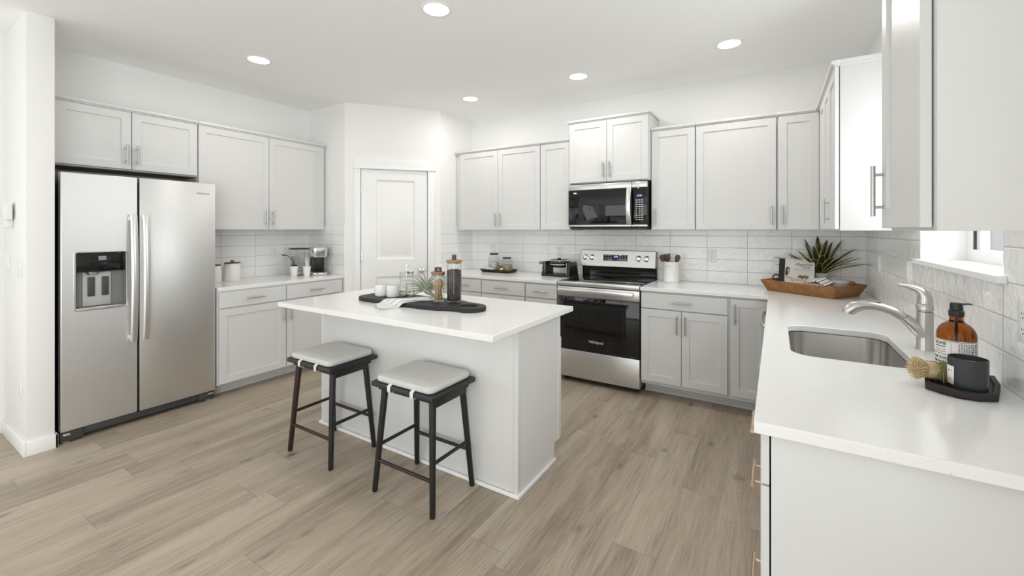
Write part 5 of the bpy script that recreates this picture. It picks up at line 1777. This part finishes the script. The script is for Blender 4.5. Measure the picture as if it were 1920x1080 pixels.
slb = obj('label', arc_sheet(rb + 0.0004, SA - 1.75, SA + 1.30, 0.014, 0.122, 40), 'paper', sb, solid=0.0004)
for z in (0.1195, 0.0165):
    obj('label_rule', arc_sheet(rb + 0.0008, SA - 1.70, SA + 1.25, z - 0.0006, z + 0.0006, 40), 'ink', slb, solid=0.0002)
for a in (SA - 0.24, SA + 1.22):
    obj('label_rule', arc_sheet(rb + 0.0008, a - 0.006, a + 0.006, 0.021, 0.117, 2), 'greyink', slb, solid=0.0002)
rt_ = rb + 0.0009
hx_ = SA - 0.78
for body, sz, z in (('HOME', 0.0135, 0.110), ('LOS ANGELES', 0.0052, 0.1005), ('THE SOAP', 0.0110, 0.066), ('LEMONGRASS', 0.0090, 0.053)):
    cyl_text('label_lettering', body, sz, 'ink', slb, rt_, hx_ - 0.10, z)
for body, z in (('with the care made', 0.092), ('gentle plant based', 0.085), ('hands and body wash', 0.078)):
    cyl_text('label_lettering', body, 0.0043, 'greyink', slb, rt_, hx_ - 0.10, z)
for body, sz, a in (('SAVON VEGETAL', 0.0105, 1.06), ('CITRON', 0.0125, 0.80), ('made with plant oils', 0.0058, 0.62), ('pure olive and coconut', 0.0058, 0.50), ('for hands and home', 0.0058, 0.38), ('gentle on the skin', 0.0058, 0.26), ('rinse with water', 0.0058, 0.14)):
    cyl_text('label_lettering', body, sz, 'ink' if sz > 0.008 else 'greyink', slb, rt_, SA + a, 0.116, vertical=True, align='LEFT')

# dish brush wrapped in green twine
db = thing('dish_brush', 'pale wooden dish brush wrapped in green twine beside the candle', 'brush', (0.396, 1.768, TR), 0)
ax = (CR * -0.88 + CB * -0.10 + CU * 0.16).normalized()       # bristle end points left in the photo
sd = ax.cross(CU).normalized()
c0 = CR * 0.022 + CU * 0.028
obj('handle', MB().tube([c0 - ax * 0.036, c0 - ax * 0.030, c0 - ax * 0.010, c0 + ax * 0.020, c0 + ax * 0.034], [0.012, 0.020, 0.024, 0.026, 0.024], 18), 'bamboo', db)
br = MB()
rbq = random.Random(4)
upv = sd.cross(ax).normalized()
for i in range(120):
    a = i * 2.39996
    q = 0.023 * math.sqrt((i + 0.5) / 120)
    off = sd * (q * math.cos(a)) + upv * (q * math.sin(a))
    p0 = c0 + ax * 0.032 + off
    tip = p0 + (ax * 0.026 + off * 0.55) * rbq.uniform(0.92, 1.06)
    br.tube([p0, tip], [0.0019, 0.0014], 5)
bro = obj('bristles', br, 'bristle', db)
bro['kind'] = 'stuff'
twm = MB()
pts = []
for i in range(110):
    u = i / 109
    a = u * 2 * PI * 4.5
    r_ = 0.0262 + 0.004 * math.sin(7.3 * a) ** 2
    pts.append(c0 + ax * (0.012 - 0.045 * u + 0.006 * math.sin(2.2 * a)) + sd * (r_ * math.cos(a)) + upv * (r_ * math.sin(a)))
twm.tube(pts, 0.0011, 6)
for k in range(7):
    s0 = pts[8 + 14 * k]
    oo = (CB * 0.6 + CR * rbq.uniform(-0.5, 0.5)).normalized()
    q = [s0, s0 + oo * 0.012 + CU * 0.004, s0 + oo * 0.022 - CU * 0.010, s0 + oo * 0.026 - CU * 0.022]
    q = [Vector((v_.x, v_.y, max(v_.z, 0.002))) for v_ in q]
    twm.tube(q, 0.0010, 5)
two_ = obj('twine_wrap', twm, 'twine', db)
